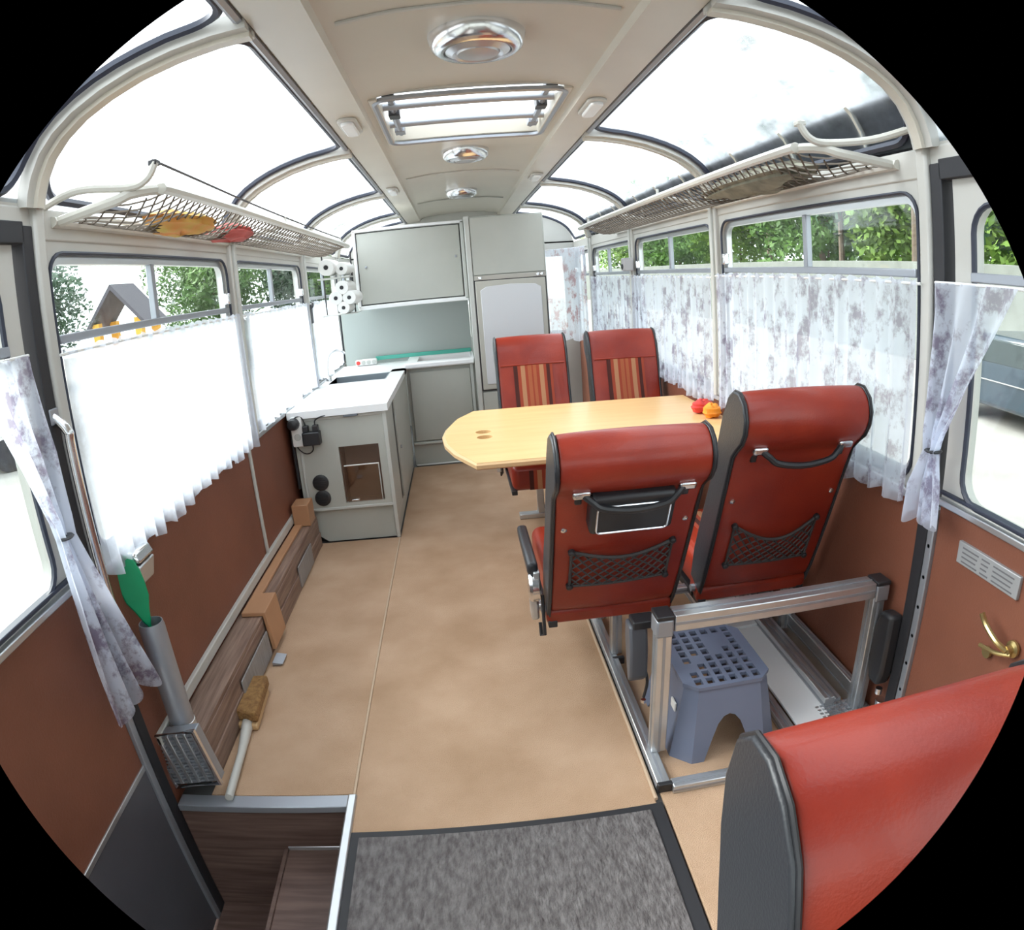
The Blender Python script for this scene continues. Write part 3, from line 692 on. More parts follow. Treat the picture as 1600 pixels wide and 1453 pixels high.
kpart('door_gap_shade', (-.446, 3.985, .115), (-.4295, 4.042, CT - .05), BLACK)  # black strip stands in for the shade inside the door gap
kpart('door_knob', (-.423, 4.14, .40), (-.412, 4.16, .42), ALUD)
nb = MB(Matrix.Translation(-KO)); nb.box((nx0, ky0 + .17, nz0 - .02), (nx1, ky0 + .18, nz1)).box((nx0 - .01, ky0 + .018, nz0 - .02), (nx0, ky0 + .18, nz1)).box((nx1, ky0 + .018, nz0 - .02), (nx1 + .01, ky0 + .18, nz1)).box((nx0, ky0 + .018, nz0 - .03), (nx1, ky0 + .18, nz0 - .02)).box((nx0, ky0 + .018, nz1), (nx1, ky0 + .18, nz1 + .01))
nb.build('niche_box', NICHE, kp, label='brown niche')
kpart('niche_shelf_front', (nx0 + .015, ky0 + .004, nz0), (nx1 - .01, ky0 + .008, .45), glass_mat('acrylic', (.80, .72, .66), .10), .0, 'clear brown acrylic flap')
kpart('niche_edge', (nx0 + .015, ky0 + .0, .447), (nx1 - .01, ky0 + .008, .455), WHITEP)
kpart('niche_edge', (nx0 + .035, ky0 - .002, nz0 + .004), (nx0 + .08, ky0 + .008, nz0 + .016), CHROME)
kpart('niche_edge', (nx1 - .016, ky0 + .0, nz0), (nx1 - .010, ky0 + .008, .45), CABE)
for z in (.368, .276):
    q = MB(Matrix.Translation(-KO)); q.lathe([(.047, 0), (.047, -.008), (.040, -.012)], (-.850 + (.368 - z) * .0, ky0, z), 'y', 28); vent = q.build('round_vent', BLACK, kp, smooth=True, label='round black vent cover')
    q = MB(Matrix.Translation(-KO))
    for k in range(5): w = .034 if k in (1, 2, 3) else .022; q.box((-.850 - w, ky0 - .015, z - .026 + k * .0125), (-.850 + w, ky0 - .011, z - .020 + k * .0125))
    q.build('vent_slats', RUBBER, vent)
# back base cabinet
kb = thing('kitchen_cabinet', 'pale grey base cabinet under the worktop left of the fridge tower', 'cabinet', (-.15, 5.15, 0))
BO = Vector((-.15, 5.15, 0))
part(kb, BO, 'body', (-.42, 5.17, .0), (.118, 5.66, .775), CAB)
part(kb, BO, 'door', (-.395, 5.152, .20), (.072, 5.17, .745), CAB)
part(kb, BO, 'panel_bead', (-.415, 5.148, .17), (.10, 5.165, .19), CABE)
part(kb, BO, 'corner_bead', (.075, 5.148, .0), (.10, 5.17, .775), CABE)
part(kb, BO, 'floor_bead', (-.41, 5.14, .0), (.10, 5.155, .012), WHITEP)
part(kb, BO, 'door_knob', (.045, 5.142, .40), (.055, 5.154, .41), ALUD)
# worktop with sink and hob cut-outs
wt = thing('worktop', 'white L-shaped kitchen worktop with rounded front edge', 'worktop', (-.6, 4.4, CT))
WO = Vector((-.6, 4.4, CT))
def wpart(n, lo, hi, m, bev=.006, label=None): return part(wt, WO, n, lo, hi, m, bev, label)
wm = MB(Matrix.Translation(-WO)); wx0 = -.985; wx1 = -.415
wm.box((wx0, 3.60, CT - .04), (wx1, 4.62, CT)).box((wx0, 4.62, CT - .04), (-.93, 5.66, CT)).box((-.52, 4.62, CT - .04), (wx1, 5.13, CT)).box((-.93, 4.98, CT - .04), (wx1, 5.66, CT))
wm.build('worktop_slab', WHITE, wt)
wm = MB(Matrix.Translation(-WO)); wm.box((wx1, 5.13, CT - .01), (-.33, 5.66, CT + .03)).box((.09, 5.13, CT - .01), (.112, 5.66, CT + .03)).box((-.33, 5.13, CT - .01), (.09, 5.22, CT + .03)).box((-.33, 5.58, CT - .01), (.09, 5.66, CT + .03)); wm.build('worktop_slab', WHITE, wt)
wpart('hob_well', (-.33, 5.22, CT - .02), (.09, 5.58, CT - .01), NICHE, .0, 'recess of the hob')
wpart('edge_roll', (wx1 - .01, 5.105, CT - .012), (.112, 5.14, CT + .032), WHITE, .012)
sk = MB(Matrix.Translation(-WO)); sk.box((-.93, 4.62, CT - .16), (-.52, 4.98, CT - .15)).box((-.94, 4.61, CT - .16), (-.93, 4.99, CT - .002)).box((-.53, 4.61, CT - .16), (-.52, 4.99, CT - .002)).box((-.93, 4.61, CT - .16), (-.52, 4.62, CT - .002)).box((-.93, 4.97, CT - .16), (-.52, 4.98, CT - .002)); sk.build('sink_bowl', SINK, wt, label='steel sink bowl')
wpart('glass_strip', (-.70, 5.625, CT + .03), (.10, 5.64, CT + .062), GLASSG, .002, 'green glass strip')
bs = MB().box((-.96, 5.66, CT), (.112, 5.675, 1.30)).build('splashback', mat('pale green splashback', (.40, .44, .42), .25), None, bev=.002); tag(bs, 'pale green-grey splashback panel between worktop and wall cupboard', 'panel')
# wall cupboard
wc = thing('wall_cupboard', 'pale grey wall cupboard with white rim hanging over the worktop', 'cupboard', (-.3, 5.2, 1.28)); CO = Vector((-.3, 5.2, 1.28))
part(wc, CO, 'body', (-.725, 5.22, 1.285), (.112, 5.66, 1.875), CAB)
part(wc, CO, 'bottom_rim', (-.735, 5.185, 1.262), (.112, 5.24, 1.292), WHITE, .006)
part(wc, CO, 'left_rim', (-.738, 5.185, 1.275), (-.715, 5.24, 1.88), WHITE, .005)
part(wc, CO, 'top_rim', (-.735, 5.185, 1.862), (.112, 5.24, 1.884), WHITE, .005)
part(wc, CO, 'right_rim', (.085, 5.185, 1.275), (.112, 5.24, 1.88), CABE, .005)
part(wc, CO, 'door', (-.708, 5.202, 1.302), (.075, 5.222, 1.852), CAB, .002)
part(wc, CO, 'door_shadow_gap', (-.714, 5.214, 1.296), (.081, 5.224, 1.858), BLACK, 0)
for x, z in ((-.66, 1.58), (.03, 1.60)): part(wc, CO, 'push_knob', (x, 5.194, z), (x + .018, 5.203, z + .018), ALUD, .004)
# fridge tower
ft = thing('fridge_tower', 'tall pale grey fridge cabinet with white fridge door', 'fridge cabinet', (.4, 5.0, 0)); FO = Vector((.4, 5.0, 0))
part(ft, FO, 'body', (.115, 5.02, .0), (.695, 5.62, 1.885), CAB)
part(ft, FO, 'left_rim', (.113, 5.0, .0), (.150, 5.03, 1.89), CABE, .004)
part(ft, FO, 'top_door', (.155, 5.003, 1.445), (.685, 5.022, 1.875), CAB, .003)
part(ft, FO, 'vent_strip', (.155, 4.998, 1.405), (.685, 5.02, 1.440), mat('grey beige strip', (.42, .40, .36), .4), .004)
for x in (.20, .625, .655):
    q = MB(Matrix.Translation(-FO)); q.lathe([(.012, 0), (.012, -.008), (.008, -.012)], (x, 4.998, 1.422), 'y', 14); q.build('strip_knob', CHROME, ft, smooth=True)
fr = part(ft, FO, 'fridge_frame', (.160, 4.995, .585), (.680, 5.02, 1.40), mat('fridge frame', (.46, .45, .40), .35), .006)
q = MB(Matrix.Translation(-FO)); q.prism([(.195, .625), (.645, .625), (.645, 1.33), (.60, 1.355), (.42, 1.365), (.24, 1.355), (.195, 1.33)], 'y', 4.988, 4.998); q.build('fridge_door', FRIDGE, ft, bev=.004, label='white fridge door panel')
part(ft, FO, 'fridge_gap', (.152, 5.0, .575), (.688, 5.021, 1.408), BLACK, 0)
part(ft, FO, 'lower_door', (.155, 5.003, .06), (.685, 5.022, .565), CAB, .003)
# power things on the cabinet front
ps = thing('power_strip', 'white vertical socket strip on the near cabinet panel', 'power strip', (-.935, ky0 - .0, .68))
MB().prism(rrect(-.033, -.085, .033, .085, .012), 'y', -.038, 0).build('strip_body', WHITEP, ps, bev=.004)
for z in (-.03,): MB().lathe([(.020, -.038), (.018, -.040), (.002, -.040)], (0, 0, z), 'y', 16).build('socket', CABE, ps, smooth=True)
MB().lathe([(.034, -.038), (.034, -.055), (.028, -.082), (.012, -.086)], (-.012, 0, .048), 'y', 18).build('round_plug', BLACK, ps, smooth=True, label='round black plug')
pa = thing('power_adapter', 'black power adapter beside the white socket strip', 'adapter', (-.855, ky0 - .005, .655))
MB().box((-.050, -.06, -.055), (.050, 0, .02)).build('adapter_block', BLACK, pa, bev=.006)
for xa in (-.046, .010): MB().box((xa, -.045, .02), (xa + .032, -.005, .055)).build('adapter_socket', BLACK, pa, bev=.004)
sw = MB().box((-.665, ky0 - .028, .765 - .03), (-.585, ky0 - .002, .765)).build('junction_box', mat('grey plastic', (.16, .18, .21), .45), bev=.005); tag(sw, 'small grey junction box under the front edge of the worktop', 'junction box')
cb = MB().tube(curve([(-.83, ky0 - .03, .71), (-.825, ky0 - .03, .735), (-.79, ky0 - .03, .752), (-.72, ky0 - .02, .758), (-.665, ky0 - .015, .752)], 6), .004, 6)
cb.tube(curve([(-.95, ky0 - .07, .745), (-.93, ky0 - .04, .765), (-.90, ky0 - .03, .755), (-.885, ky0 - .03, .712)], 6), .004, 6)
cb.tube(curve([(-.86, ky0 - .02, .60), (-.862, ky0 - .02, .565), (-.89, ky0 - .02, .548), (-.925, ky0 - .02, .56), (-.955, ky0 - .015, .61), (-.962, ky0 - .015, .76)], 6), .0035, 6)
tag(cb.build('cable', BLACK, smooth=True), 'thin black cables looping around the adapter on the cabinet panel', 'cable')
wh = MB().tube(curve([(-.968, ky0 + .0, .77), (-.970, ky0 - .03, .60), (-.972, ky0 - .02, .35)], 6), .008, 6); tag(wh.build('hose', SIDEB, smooth=True), 'dark hose running down between brown wall and cabinet', 'hose')
sb = thing('socket_bar', 'white multi socket bar lying on the worktop in front of the splashback', 'power strip', (-.775, 5.58, CT + .002))
MB().box((-.09, -.03, 0), (.09, .03, .05)).build('bar_body', WHITEP, sb, bev=.01)
for i in range(4): MB().lathe([(.018, -.030), (.016, -.033)], (-.066 + i * .044, 0, .026), 'y', 14).build('socket', REDP if i == 0 else CABE, sb, smooth=True, label='red plug' if i == 0 else None)
tp_ = thing('tap', 'slim chrome tap behind the sink at the left window', 'tap', (-.955, 4.8, CT))
MB().tube(curve([(0, 0, 0), (0, 0, .12), (.03, 0, .20), (.10, 0, .215), (.14, 0, .19)], 6), .010, 8).build('spout', CHROME, tp_, smooth=True)
MB().lathe([(.022, 0), (.020, .03), (.012, .04)], (0, 0, 0), 'z', 14).build('tap_base', CHROME, tp_, smooth=True)
# paper rolls
def roll(c, r, L, label, m=PAPER):
    o = thing('paper_roll', label, 'paper roll', c, group='white paper rolls at the left window')
    o.rotation_euler = (0, 0, random.uniform(-.12, .12))
    MB().lathe([(r * .30, .002), (r * .32, 0), (r * .96, 0), (r, .004), (r, L - .004), (r * .96, L), (r * .3, L)], (0, 0, 0), 'y', 24).build('paper', m, o, smooth=True)
    MB().lathe([(r * .29, -.001), (r * .29, .01), (r * .02, .011)], (0, 0, 0), 'y', 16).build('core', BLACK, o, smooth=True)  # black disc stands in for the shade inside the roll's hole
roll((-.90, 4.86, 1.61), .060, .22, 'white paper roll in the upper pair, the left one')
roll((-.80, 4.93, 1.592), .048, .22, 'white paper roll in the upper pair, nearer the cupboard')
roll((-.850, 4.86, 1.38), .05, .24, 'left one of the four bundled white paper rolls'); roll((-.752, 4.86, 1.375), .05, .24, 'right one of the four bundled white paper rolls')
roll((-.80, 4.86, 1.452), .05, .24, 'topmost of the four bundled white paper rolls'); roll((-.80, 4.86, 1.305), .045, .24, 'bottom one of the four bundled white paper rolls')
rs = thing('roll_shelf', 'wire holder carrying the white paper rolls beside the wall cupboard', 'holder', (-.85, 5.0, 1.26))
MB().box((-.14, -.12, -.006), (.13, .20, .0)).build('shelf_plate', CABE, rs, bev=.002)
MB().tube([(.10, .1, 0), (.10, .1, .46)], .006, 6).tube([(-.12, .1, 0), (-.12, .1, .46)], .006, 6).tube([(-.12, .1, .27), (.10, .1, .27)], .006, 6).build('holder_wire', BLACK, rs, smooth=True)
MB().box((-.13, -.10, .265), (.11, .12, .275)).build('shelf_plate', CABE, rs, bev=.002)
o = thing('wall_speaker', 'small grey box clipped to the third right window pillar', 'box', (XR - .06, 4.50, 1.41))
MB().box((-.035, -.04, 0), (.035, .04, .09)).build('box_body', mat('grey box', (.40, .39, .40), .5), o, bev=.008)
MB().lathe([(.02, 0), (.018, -.012)], (-.03, -.0, .03), 'x', 12).build('box_knob', BLACK, o, smooth=True)
o = thing('coat_hook', 'dark blue-grey coat hook on the left window pillar by the kitchen', 'hook', (XL + .03, 4.55, 1.23))
MB().box((-.01, -.02, 0), (.014, .02, .13)).build('hook_plate', BELT, o, bev=.004); MB().tube(curve([(.01, -.02, .1), (.03, -.04, .12), (.03, -.045, .14)], 4), .007, 6).build('hook_arm', BELT, o, smooth=True)

# ------------------------------------------------------------------ table
tb = thing('table', 'birch plywood folding table with pointed aisle end and two cup holes', 'table', (.6, 2.98, .72))
XT = 1.205
outer = [(XT, 2.46), (XT, 3.50), (.05, 3.505), (-.035, 3.34), (-.085, 3.12), (-.098, 2.98), (-.085, 2.82), (-.045, 2.66), (.03, 2.465)]
def hole_poly(c, r, n=20): return [(c[0] + r * math.cos(2 * PI * k / n), c[1] + r * math.sin(2 * PI * k / n)) for k in range(n)]
def plate_with_holes(mb, outer, holes, z0, z1):
    import bmesh
    bm = bmesh.new(); edges = []
    for loop in [outer] + holes:
        vs = [bm.verts.new((p[0], p[1], z1)) for p in loop]
        edges += [bm.edges.new((vs[i], vs[(i + 1) % len(vs)])) for i in range(len(vs))]
    g = bmesh.ops.triangle_fill(bm, use_beauty=True, use_dissolve=False, edges=edges)
    fs = [f for f in bm.faces]
    for f in fs:
        if f.normal.z < 0: f.normal_flip()
    bad = []
    for f in fs:
        c = f.calc_center_median()
        for h in holes:
            hc = (sum(p[0] for p in h) / len(h), sum(p[1] for p in h) / len(h)); rad = max(math.hypot(p[0] - hc[0], p[1] - hc[1]) for p in h)
            inside = False; j = len(h) - 1
            for i in range(len(h)):
                if (h[i][1] > c.y) != (h[j][1] > c.y) and c.x < (h[j][0] - h[i][0]) * (c.y - h[i][1]) / (h[j][1] - h[i][1]) + h[i][0]: inside = not inside
                j = i
            if inside: bad.append(f); break
    if bad: bmesh.ops.delete(bm, geom=bad, context='FACES')
    r = bmesh.ops.extrude_face_region(bm, geom=list(bm.faces))
    vv = [e for e in r['geom'] if isinstance(e, bmesh.types.BMVert)]
    for v in vv: v.co.z = z0
    bm.verts.index_update(); bm.verts.ensure_lookup_table()
    mb.add([tuple(v.co) for v in bm.verts], [tuple(v.index for v in f.verts) for f in bm.faces]); bm.free(); return mb
T0 = Matrix.Translation((-.6, -2.98, -.72))
plate_with_holes(MB(T0), outer, [hole_poly((.078, 2.99), .035), hole_poly((.080, 2.885), .035)], .694, .72).build('tabletop', TABLE, tb)
em = MB(T0); em.tube([(p[0], p[1], .705) for p in outer], .0135, 6, closed=True).build('edge_band', TABLEE, tb, smooth=True)
MB(T0).box((.03, 2.84, .664), (.13, 3.04, .690)).build('cup_hole_backing', WOODX, tb, bev=.004, label='dark block added under the cup holes')  # dark block added so the holes do not show the carpet
MB(T0).box((.45, 2.9, .02), (.52, 3.02, .69)).build('table_leg', ALU, tb, bev=.006)
MB(T0).box((.35, 2.75, .0), (.62, 3.17, .02)).build('foot_plate', ALUD, tb, bev=.004)
bag('red_paprika', 'small red crumpled pepper on the table corner by the window', 'pepper', (1.135, 3.02, .752), (.055, .04, .034), REDP, 9)
bag('orange_gourd', 'small orange gourd on the table beside the red pepper', 'gourd', (1.14, 2.905, .753), (.042, .045, .034), ORANGE, 12)

# ------------------------------------------------------------------ seats (local: faces -Y, x across, origin at the backrest pivot)
PROF2 = [(-.10, .0), (-.118, .2), (-.122, .45), (-.118, .60), (-.105, .68), (-.075, .745), (-.035, .785), (.012, .795), (.055, .770), (.088, .70), (.10, .61), (.098, .50), (.088, .35), (.08, .2), (.07, .0)]
PROF1 = [(-.052, .0), (-.070, .12), (-.066, .25), (-.050, .42), (-.048, .58), (-.045, .68), (-.028, .755), (.0, .790), (.035, .802), (.075, .790), (.105, .755), (.114, .715), (.106, .675), (.084, .64), (.064, .60), (.058, .45), (.056, .25), (.052, .08), (.045, .0)]
def seat(label, x, y, z, rz, tilt, top_scale=1.0, tray=False, slack=False, arm=0, stripes=True, back=True, group='red leather bus seats', legs=None, prof=None):
    PROF = prof or PROF1
    o = thing('bus_seat', label, 'seat', (x, y, z), rz, group)
    T = Matrix.Rotation(-math.radians(tilt), 4, 'X')
    hw = .206
    def prof_off(d):
        out = []; n = len(PROF)
        cx, cz = .02, .42
        for i, (a, b) in enumerate(PROF):
            p0 = PROF[i - 1]; p1 = PROF[(i + 1) % n]; tx, tz = p1[0] - p0[0], p1[1] - p0[1]; l = math.hypot(tx, tz) or 1
            nx, nz = -tz / l, tx / l
            if i in (0,): nx, nz = -.7, -.7
            if i == n - 1: nx, nz = .7, -.7
            out.append((a + nx * d, (b + nz * d) * top_scale))
        return out
    # core: loft of profiles along x with softened ends
    st = [(-hw, -.006), (-hw + .006, -.002), (-hw + .02, 0), (-hw * .5, .003), (0, .004), (hw * .5, .003), (hw - .02, 0), (hw - .006, -.002), (hw, -.006)]
    vs = []; n = len(PROF)
    for (xx, d) in st: vs += [(xx, p[0], p[1]) for p in prof_off(d)]
    fs = [tuple(range(n))[::-1], tuple(range((len(st) - 1) * n, len(st) * n))]
    for i in range(len(st) - 1):
        for k in range(n): l = (k + 1) % n; fs.append((i * n + k, i * n + l, i * n + n + l, i * n + n + k))
    bk = MB(T).add(vs, fs).build('backrest', LEATHER, o, smooth=True)
    sd = bk.modifiers.new('sub', 'SUBSURF'); sd.levels = 1; sd.render_levels = 2
    for sgn in (-1, 1):
        a, b = sorted((sgn * (hw - .004), sgn * (hw + .010)))
        sp = MB(T).prism(prof_off(-.002), 'x', a, b).build('side_panel', SIDEB, o, bev=.005, seg=3)
        pl = [(sgn * (hw + .001), p[0], p[1]) for p in prof_off(.0)]
        MB(T).tube(pl, .0035, 6, closed=True).build('piping', BLACK, sp, smooth=True)
    fb = MB(T).box((-hw - .01, -.05, -.05), (hw + .01, .045, .02)).build('lower_back', LEATHER, o, bev=.014)
    if stripes:
        FR = [(p[0] - .006, p[1] * top_scale) for p in PROF[0:6]]
        def fs_(u, v):
            t = v * 4.0; i = min(int(t), 3); q = lerp(FR[i], FR[i + 1], t - i); return (-.115 + .23 * u, q[0] - .001, q[1] + .02)
        MB(T).slab(fs_, 10, 12, (0, .006, 0)).build('striped_cover', STRIPE, o, smooth=True, label='striped cloth panel')
        def fh(u, v):
            return (-.19 + .38 * u, -.0555 - .002 * math.sin(PI * v), .595 * top_scale + .010 * v)
        MB(T).slab(fh, 6, 2, (0, .006, 0)).build('headrest_seam', LEATHER, o)
    # cushion
    cu = MB().box((-.205, -.50, -.045), (.205, -.045, .10)).build('seat_cushion', LEATHER, o, bev=.035, seg=4)
    if stripes:
        def fc(u, v):
            P_ = [(-.06, .102), (-.44, .102), (-.485, .090), (-.5035, .06), (-.5035, -.035)]
            t = v * 4; i = min(int(t), 3); q = lerp(P_[i], P_[i + 1], t - i); return (-.115 + .23 * u, q[0], q[1])
        MB().slab(fc, 8, 12, (0, .002, -.004)).build('striped_cover', STRIPE, o, smooth=True, label='striped cloth on the cushion')
    fm = MB(); fm.box((-.21, -.48, -.07), (-.18, .03, -.045)).box((.18, -.48, -.07), (.21, .03, -.045)).box((-.21, -.40, -.07), (.21, -.37, -.045)).box((-.21, -.05, -.07), (.21, -.02, -.045)); fm.build('seat_frame', BLACK, o, bev=.003)
    hz = MB(); hz.tube([(-.23, 0, -.01), (.23, 0, -.01)], .014, 8).build('recliner_bar', ALUD, o, smooth=True)
    if back:
        # grab handle
        zb = .640 * top_scale; yb = .076
        pts = [(-.135, yb + .02, zb), (-.115, yb + .035, zb - .012), (-.085, yb + .045, zb - .030), (0, yb + .05, zb - .040), (.085, yb + .045, zb - .030), (.115, yb + .035, zb - .012), (.135, yb + .02, zb)]
        hd = MB(T).tube(curve(pts, 5), .010, 8).build('grab_handle', BLACK, o, smooth=True, label='black curved grab handle')
        for sg in (-1, 1):
            MB(T).box((sg * .145 - .028, yb - .006, zb - .010), (sg * .145 + .022, yb + .028, zb + .016)).build('handle_bracket', CHROME, hd, bev=.008, seg=3, label='chrome bracket')
        for xh in (-.165, .135): MB(T).box((xh, .058, zb - .055), (xh + .02, .075, zb - .025)).build('hook', BLACK, o, bev=.004)
        for sg in (-1, 1):
            MB(T).lathe([(.010, 0), (.009, .006), (.004, .009)], (sg * .178, .056, .43), 'y', 12).build('button', CHROME, o, smooth=True)
        if tray:
            t_ = MB(T).box((-.118, .052, .455), (.118, .115, .595)).build('ashtray_box', BLACK, o, bev=.014, seg=3, label='black seat-back tray box with chrome outline')
            MB(T).tube([(p[0], .117, p[1]) for p in rrect(-.100, .466, .100, .566, .012)], .003, 6, closed=True).build('chrome_outline', CHROME, t_, smooth=True)
            MB(T).box((-.055, .06, .59), (.09, .075, .622)).build('tray_flap', ALU, t_, bev=.004)
        # pocket net
        nt = MB(T); zl, zh, wx = (.185, .345, .152) if not slack else (.150, .325, .150)
        def NP(u, v):
            sag = (.055 * math.sin(PI * u) if slack else .018 * math.sin(PI * u)) * v
            return (-wx + 2 * wx * u, .062 + .018 * math.sin(PI * u) * (.4 + v), zl + (zh - zl) * v - sag - (.0 if slack else .01) * u)
        nt.tube([NP(k / 16, 1) for k in range(17)], .0055, 6).tube([NP(k / 16, 0) for k in range(17)], .0045, 6).tube([NP(0, k / 3) for k in range(4)], .005, 6).tube([NP(1, k / 3) for k in range(4)], .005, 6)
        nn, mm = 9, 4
        for k in range(-mm, nn):
            for d in (1, -1):
                seg = []
                for j in range(mm * 2 + 1):
                    v = j / (mm * 2); u = (k + v * mm) / nn if d > 0 else (k + mm - v * mm) / nn
                    if -.001 <= u <= 1.001: seg.append(NP(max(0, min(1, u)), v))
                if len(seg) > 1: nt.tube(seg, .0032, 4, cap=False)
        nto = nt.build('pocket_net', CORD, o, label='black string pocket net')
        for (u, v) in ((0, 0), (1, 0), (0, 1), (1, 1)):
            p = NP(u, v); MB(T).lathe([(.011, -.006), (.011, .008), (.006, .012)], p, 'y', 10).build('net_button', BLACK, nto, smooth=True)
    if arm:
        sg = arm
        x0, x1 = sorted((sg * .232, sg * .268))
        ar = MB().box((x0, -.36, .115), (x1, .0, .16)).build('armrest', SIDEB, o, bev=.012, seg=3, label='black padded armrest')
        MB().lathe([(.050, 0), (.052, .02), (.044, .03), (.02, .032)] if sg > 0 else [(.052, 0), (.052, -.02), (.044, -.03), (.02, -.032)], (sg * .235, -.02, .065), 'x', 24).build('hinge_cover', CHROME, o, smooth=True, label='chrome hinge cover')
        a_, b_ = sorted((sg * .228, sg * .250))
        MB().box((a_, -.05, .06), (b_, .01, .13)).build('armrest_bracket', ALU, o, bev=.004)
        a_, b_ = sorted((sg * .235, sg * .262))
        MB().box((a_, -.075, -.055), (b_, -.005, .055)).build('lever_box', ALU, o, bev=.008, label='silver lever box')
        MB().tube([(sg * .225, .015, .05), (sg * .225, .035, -.09), (sg * .235, .02, -.10), (sg * .235, .0, -.06)], .006, 6).build('recline_lever', BLACK, o, smooth=True)
    if legs:
        for lx, ly in legs:
            MB().box((lx - .02, ly - .02, -z + .0), (lx + .02, ly + .02, -.07)).build('leg', ALU, o, bev=.004)
        MB().box((-.15, -.13, -z), (.15, -.07, -z + .03)).build('foot_rail', ALU, o, bev=.004)
    return o
PI_ = PI
seat('near aisle seat seen from behind, with black tray box, net and chrome handle', .425, 1.975, .345, PI_, 26, .93, tray=True, arm=1)
seat('near window seat seen from behind, slightly taller, with slack pocket net', .965, 2.03, .33, PI_, 21.5, 1.0, slack=True)
seat('rear aisle seat facing the table, left of the pair with striped cloth', .425, 3.86, .34, 0, 12, .92, arm=-1, back=False, legs=[(-.02, -.10)])
seat('rear window seat facing the table, right of the pair by the curtain', .985, 3.86, .34, 0, 12, .92, back=False, legs=[(-.02, -.10)])
seat('large foreground seat at the bottom right, glossy red top and black side', .480, .325, .285, 0, 15, .86, prof=PROF2, stripes=False, back=False, legs=[(-.15, -.38), (.15, -.38), (-.15, -.06), (.15, -.06)])
for o in bpy.data.objects:
    if o.name.startswith('bus_seat') and 'foreground' in o.get('label', ''): del o['group']

# ------------------------------------------------------------------ aluminium frame on the right
af = thing('aluminium_frame', 'bolted aluminium profile frame and floor rails on the right floor', 'frame', (.49, 1.55, 0)); AO = Vector((.49, 1.55, 0))
def ap(n, lo, hi, m=ALU, bev=.003, label=None): return part(af, AO, n, lo, hi, m, bev, label)
def profile_bar(n, lo, hi, axis, par=None):
    b = ap(n, lo, hi); g = MB(Matrix.Translation(-AO)); lo = Vector(lo); hi = Vector(hi); i = 'xyz'.index(axis)
    for j in range(3):
        if j == i: continue
        k = 3 - i - j; mid = (lo[k] + hi[k]) / 2
        for side in (0, 1):
            a = lo.copy(); c = hi.copy(); a[k] = mid - .004; c[k] = mid + .004
            if side: a[j] = hi[j] - .002; c[j] = hi[j] + .0012
            else: a[j] = lo[j] - .0012; c[j] = lo[j] + .002
            g.box(tuple(a), tuple(c))
    g.build('profile_slot', ALUD, b); return b
profile_bar('floor_rail', (.447, 1.40, -.002), (.487, 3.3, .028), 'y')
profile_bar('cross_rail', (.49, 1.372, -.002), (1.20, 1.412, .028), 'x')
ap('end_cap', (.447, 1.385, -.002), (.492, 1.402, .030), BLACK)
profile_bar('post', (.465, 1.535, .028), (.510, 1.58, .455), 'z'); profile_bar('post', (1.165, 1.535, .03), (1.210, 1.58, .455), 'z')
profile_bar('top_beam', (.515, 1.53, .455), (1.165, 1.59, .505), 'x')
for x0 in (.462, 1.168): ap('corner_block', (x0, 1.528, .44), (x0 + .05, 1.59, .495), ALUD, .006); ap('end_cap', (x0, 1.526, .495), (x0 + .05, 1.592, .508), BLACK)
ap('bolt_nut', (1.21, 1.545, .43), (1.228, 1.57, .455), CHROME)
profile_bar('post', (.467, 2.12, .028), (.507, 2.16, .25), 'z'); profile_bar('post', (1.165, 2.12, .028), (1.205, 2.16, .25), 'z')
ap('end_cap', (.465, 2.09, .0), (.51, 2.105, .03), BLACK)
ap('end_cap', (.463, 2.10, .225), (.512, 2.118, .27), BLACK)
profile_bar('seat_beam', (.20, 2.12, .25), (1.215, 2.16, .275), 'x'); profile_bar('seat_beam', (.20, 2.40, .25), (1.215, 2.44, .275), 'x')
profile_bar('post', (.467, 2.40, .028), (.507, 2.44, .25), 'z'); profile_bar('post', (1.165, 2.40, .028), (1.205, 2.44, .25), 'z')
profile_bar('floor_rail', (.905, 1.50, -.0), (.945, 3.3, .03), 'y'); profile_bar('floor_rail', (1.075, 1.58, .03), (1.115, 3.0, .075), 'y')
profile_bar('floor_rail', (1.12, 1.60, .0), (1.155, 3.2, .05), 'y'); profile_bar('floor_rail', (1.195, 1.60, .0), (1.225, 3.2, .09), 'y')
wb = thing('white_board', 'flat white board lying between the floor rails on the right', 'board', (1.0, 2.1, .03))
MB(Matrix.Rotation(math.radians(-2), 4, 'Y')).box((-.05, -.62, .0), (.075, .05, .012)).build('board_plate', WHITE, wb, bev=.002)
MB(Matrix.Rotation(math.radians(-2), 4, 'Y')).box((-.05, .055, .004), (.075, .75, .020)).build('board_plate', WHITE, wb, bev=.002)
tr = thing('tread_plate', 'perforated aluminium plate on the floor at the right wall', 'plate', (1.14, 1.52, 0))
MB().box((-.10, -.08, .0), (.095, .08, .04)).build('plate_body', ALUD, tr, bev=.004)
q = MB()
for i in range(11):
    for j in range(8):
        q.box((-.095 + i * .017, -.075 + j * .019, .04), (-.084 + i * .017, -.066 + j * .019, .046))
q.build('tread_studs', ALU, tr)
MB().tube([(.085, -.05, .04), (.085, -.05, .11)], .02, 10).build('valve', CHROME, tr, smooth=True)
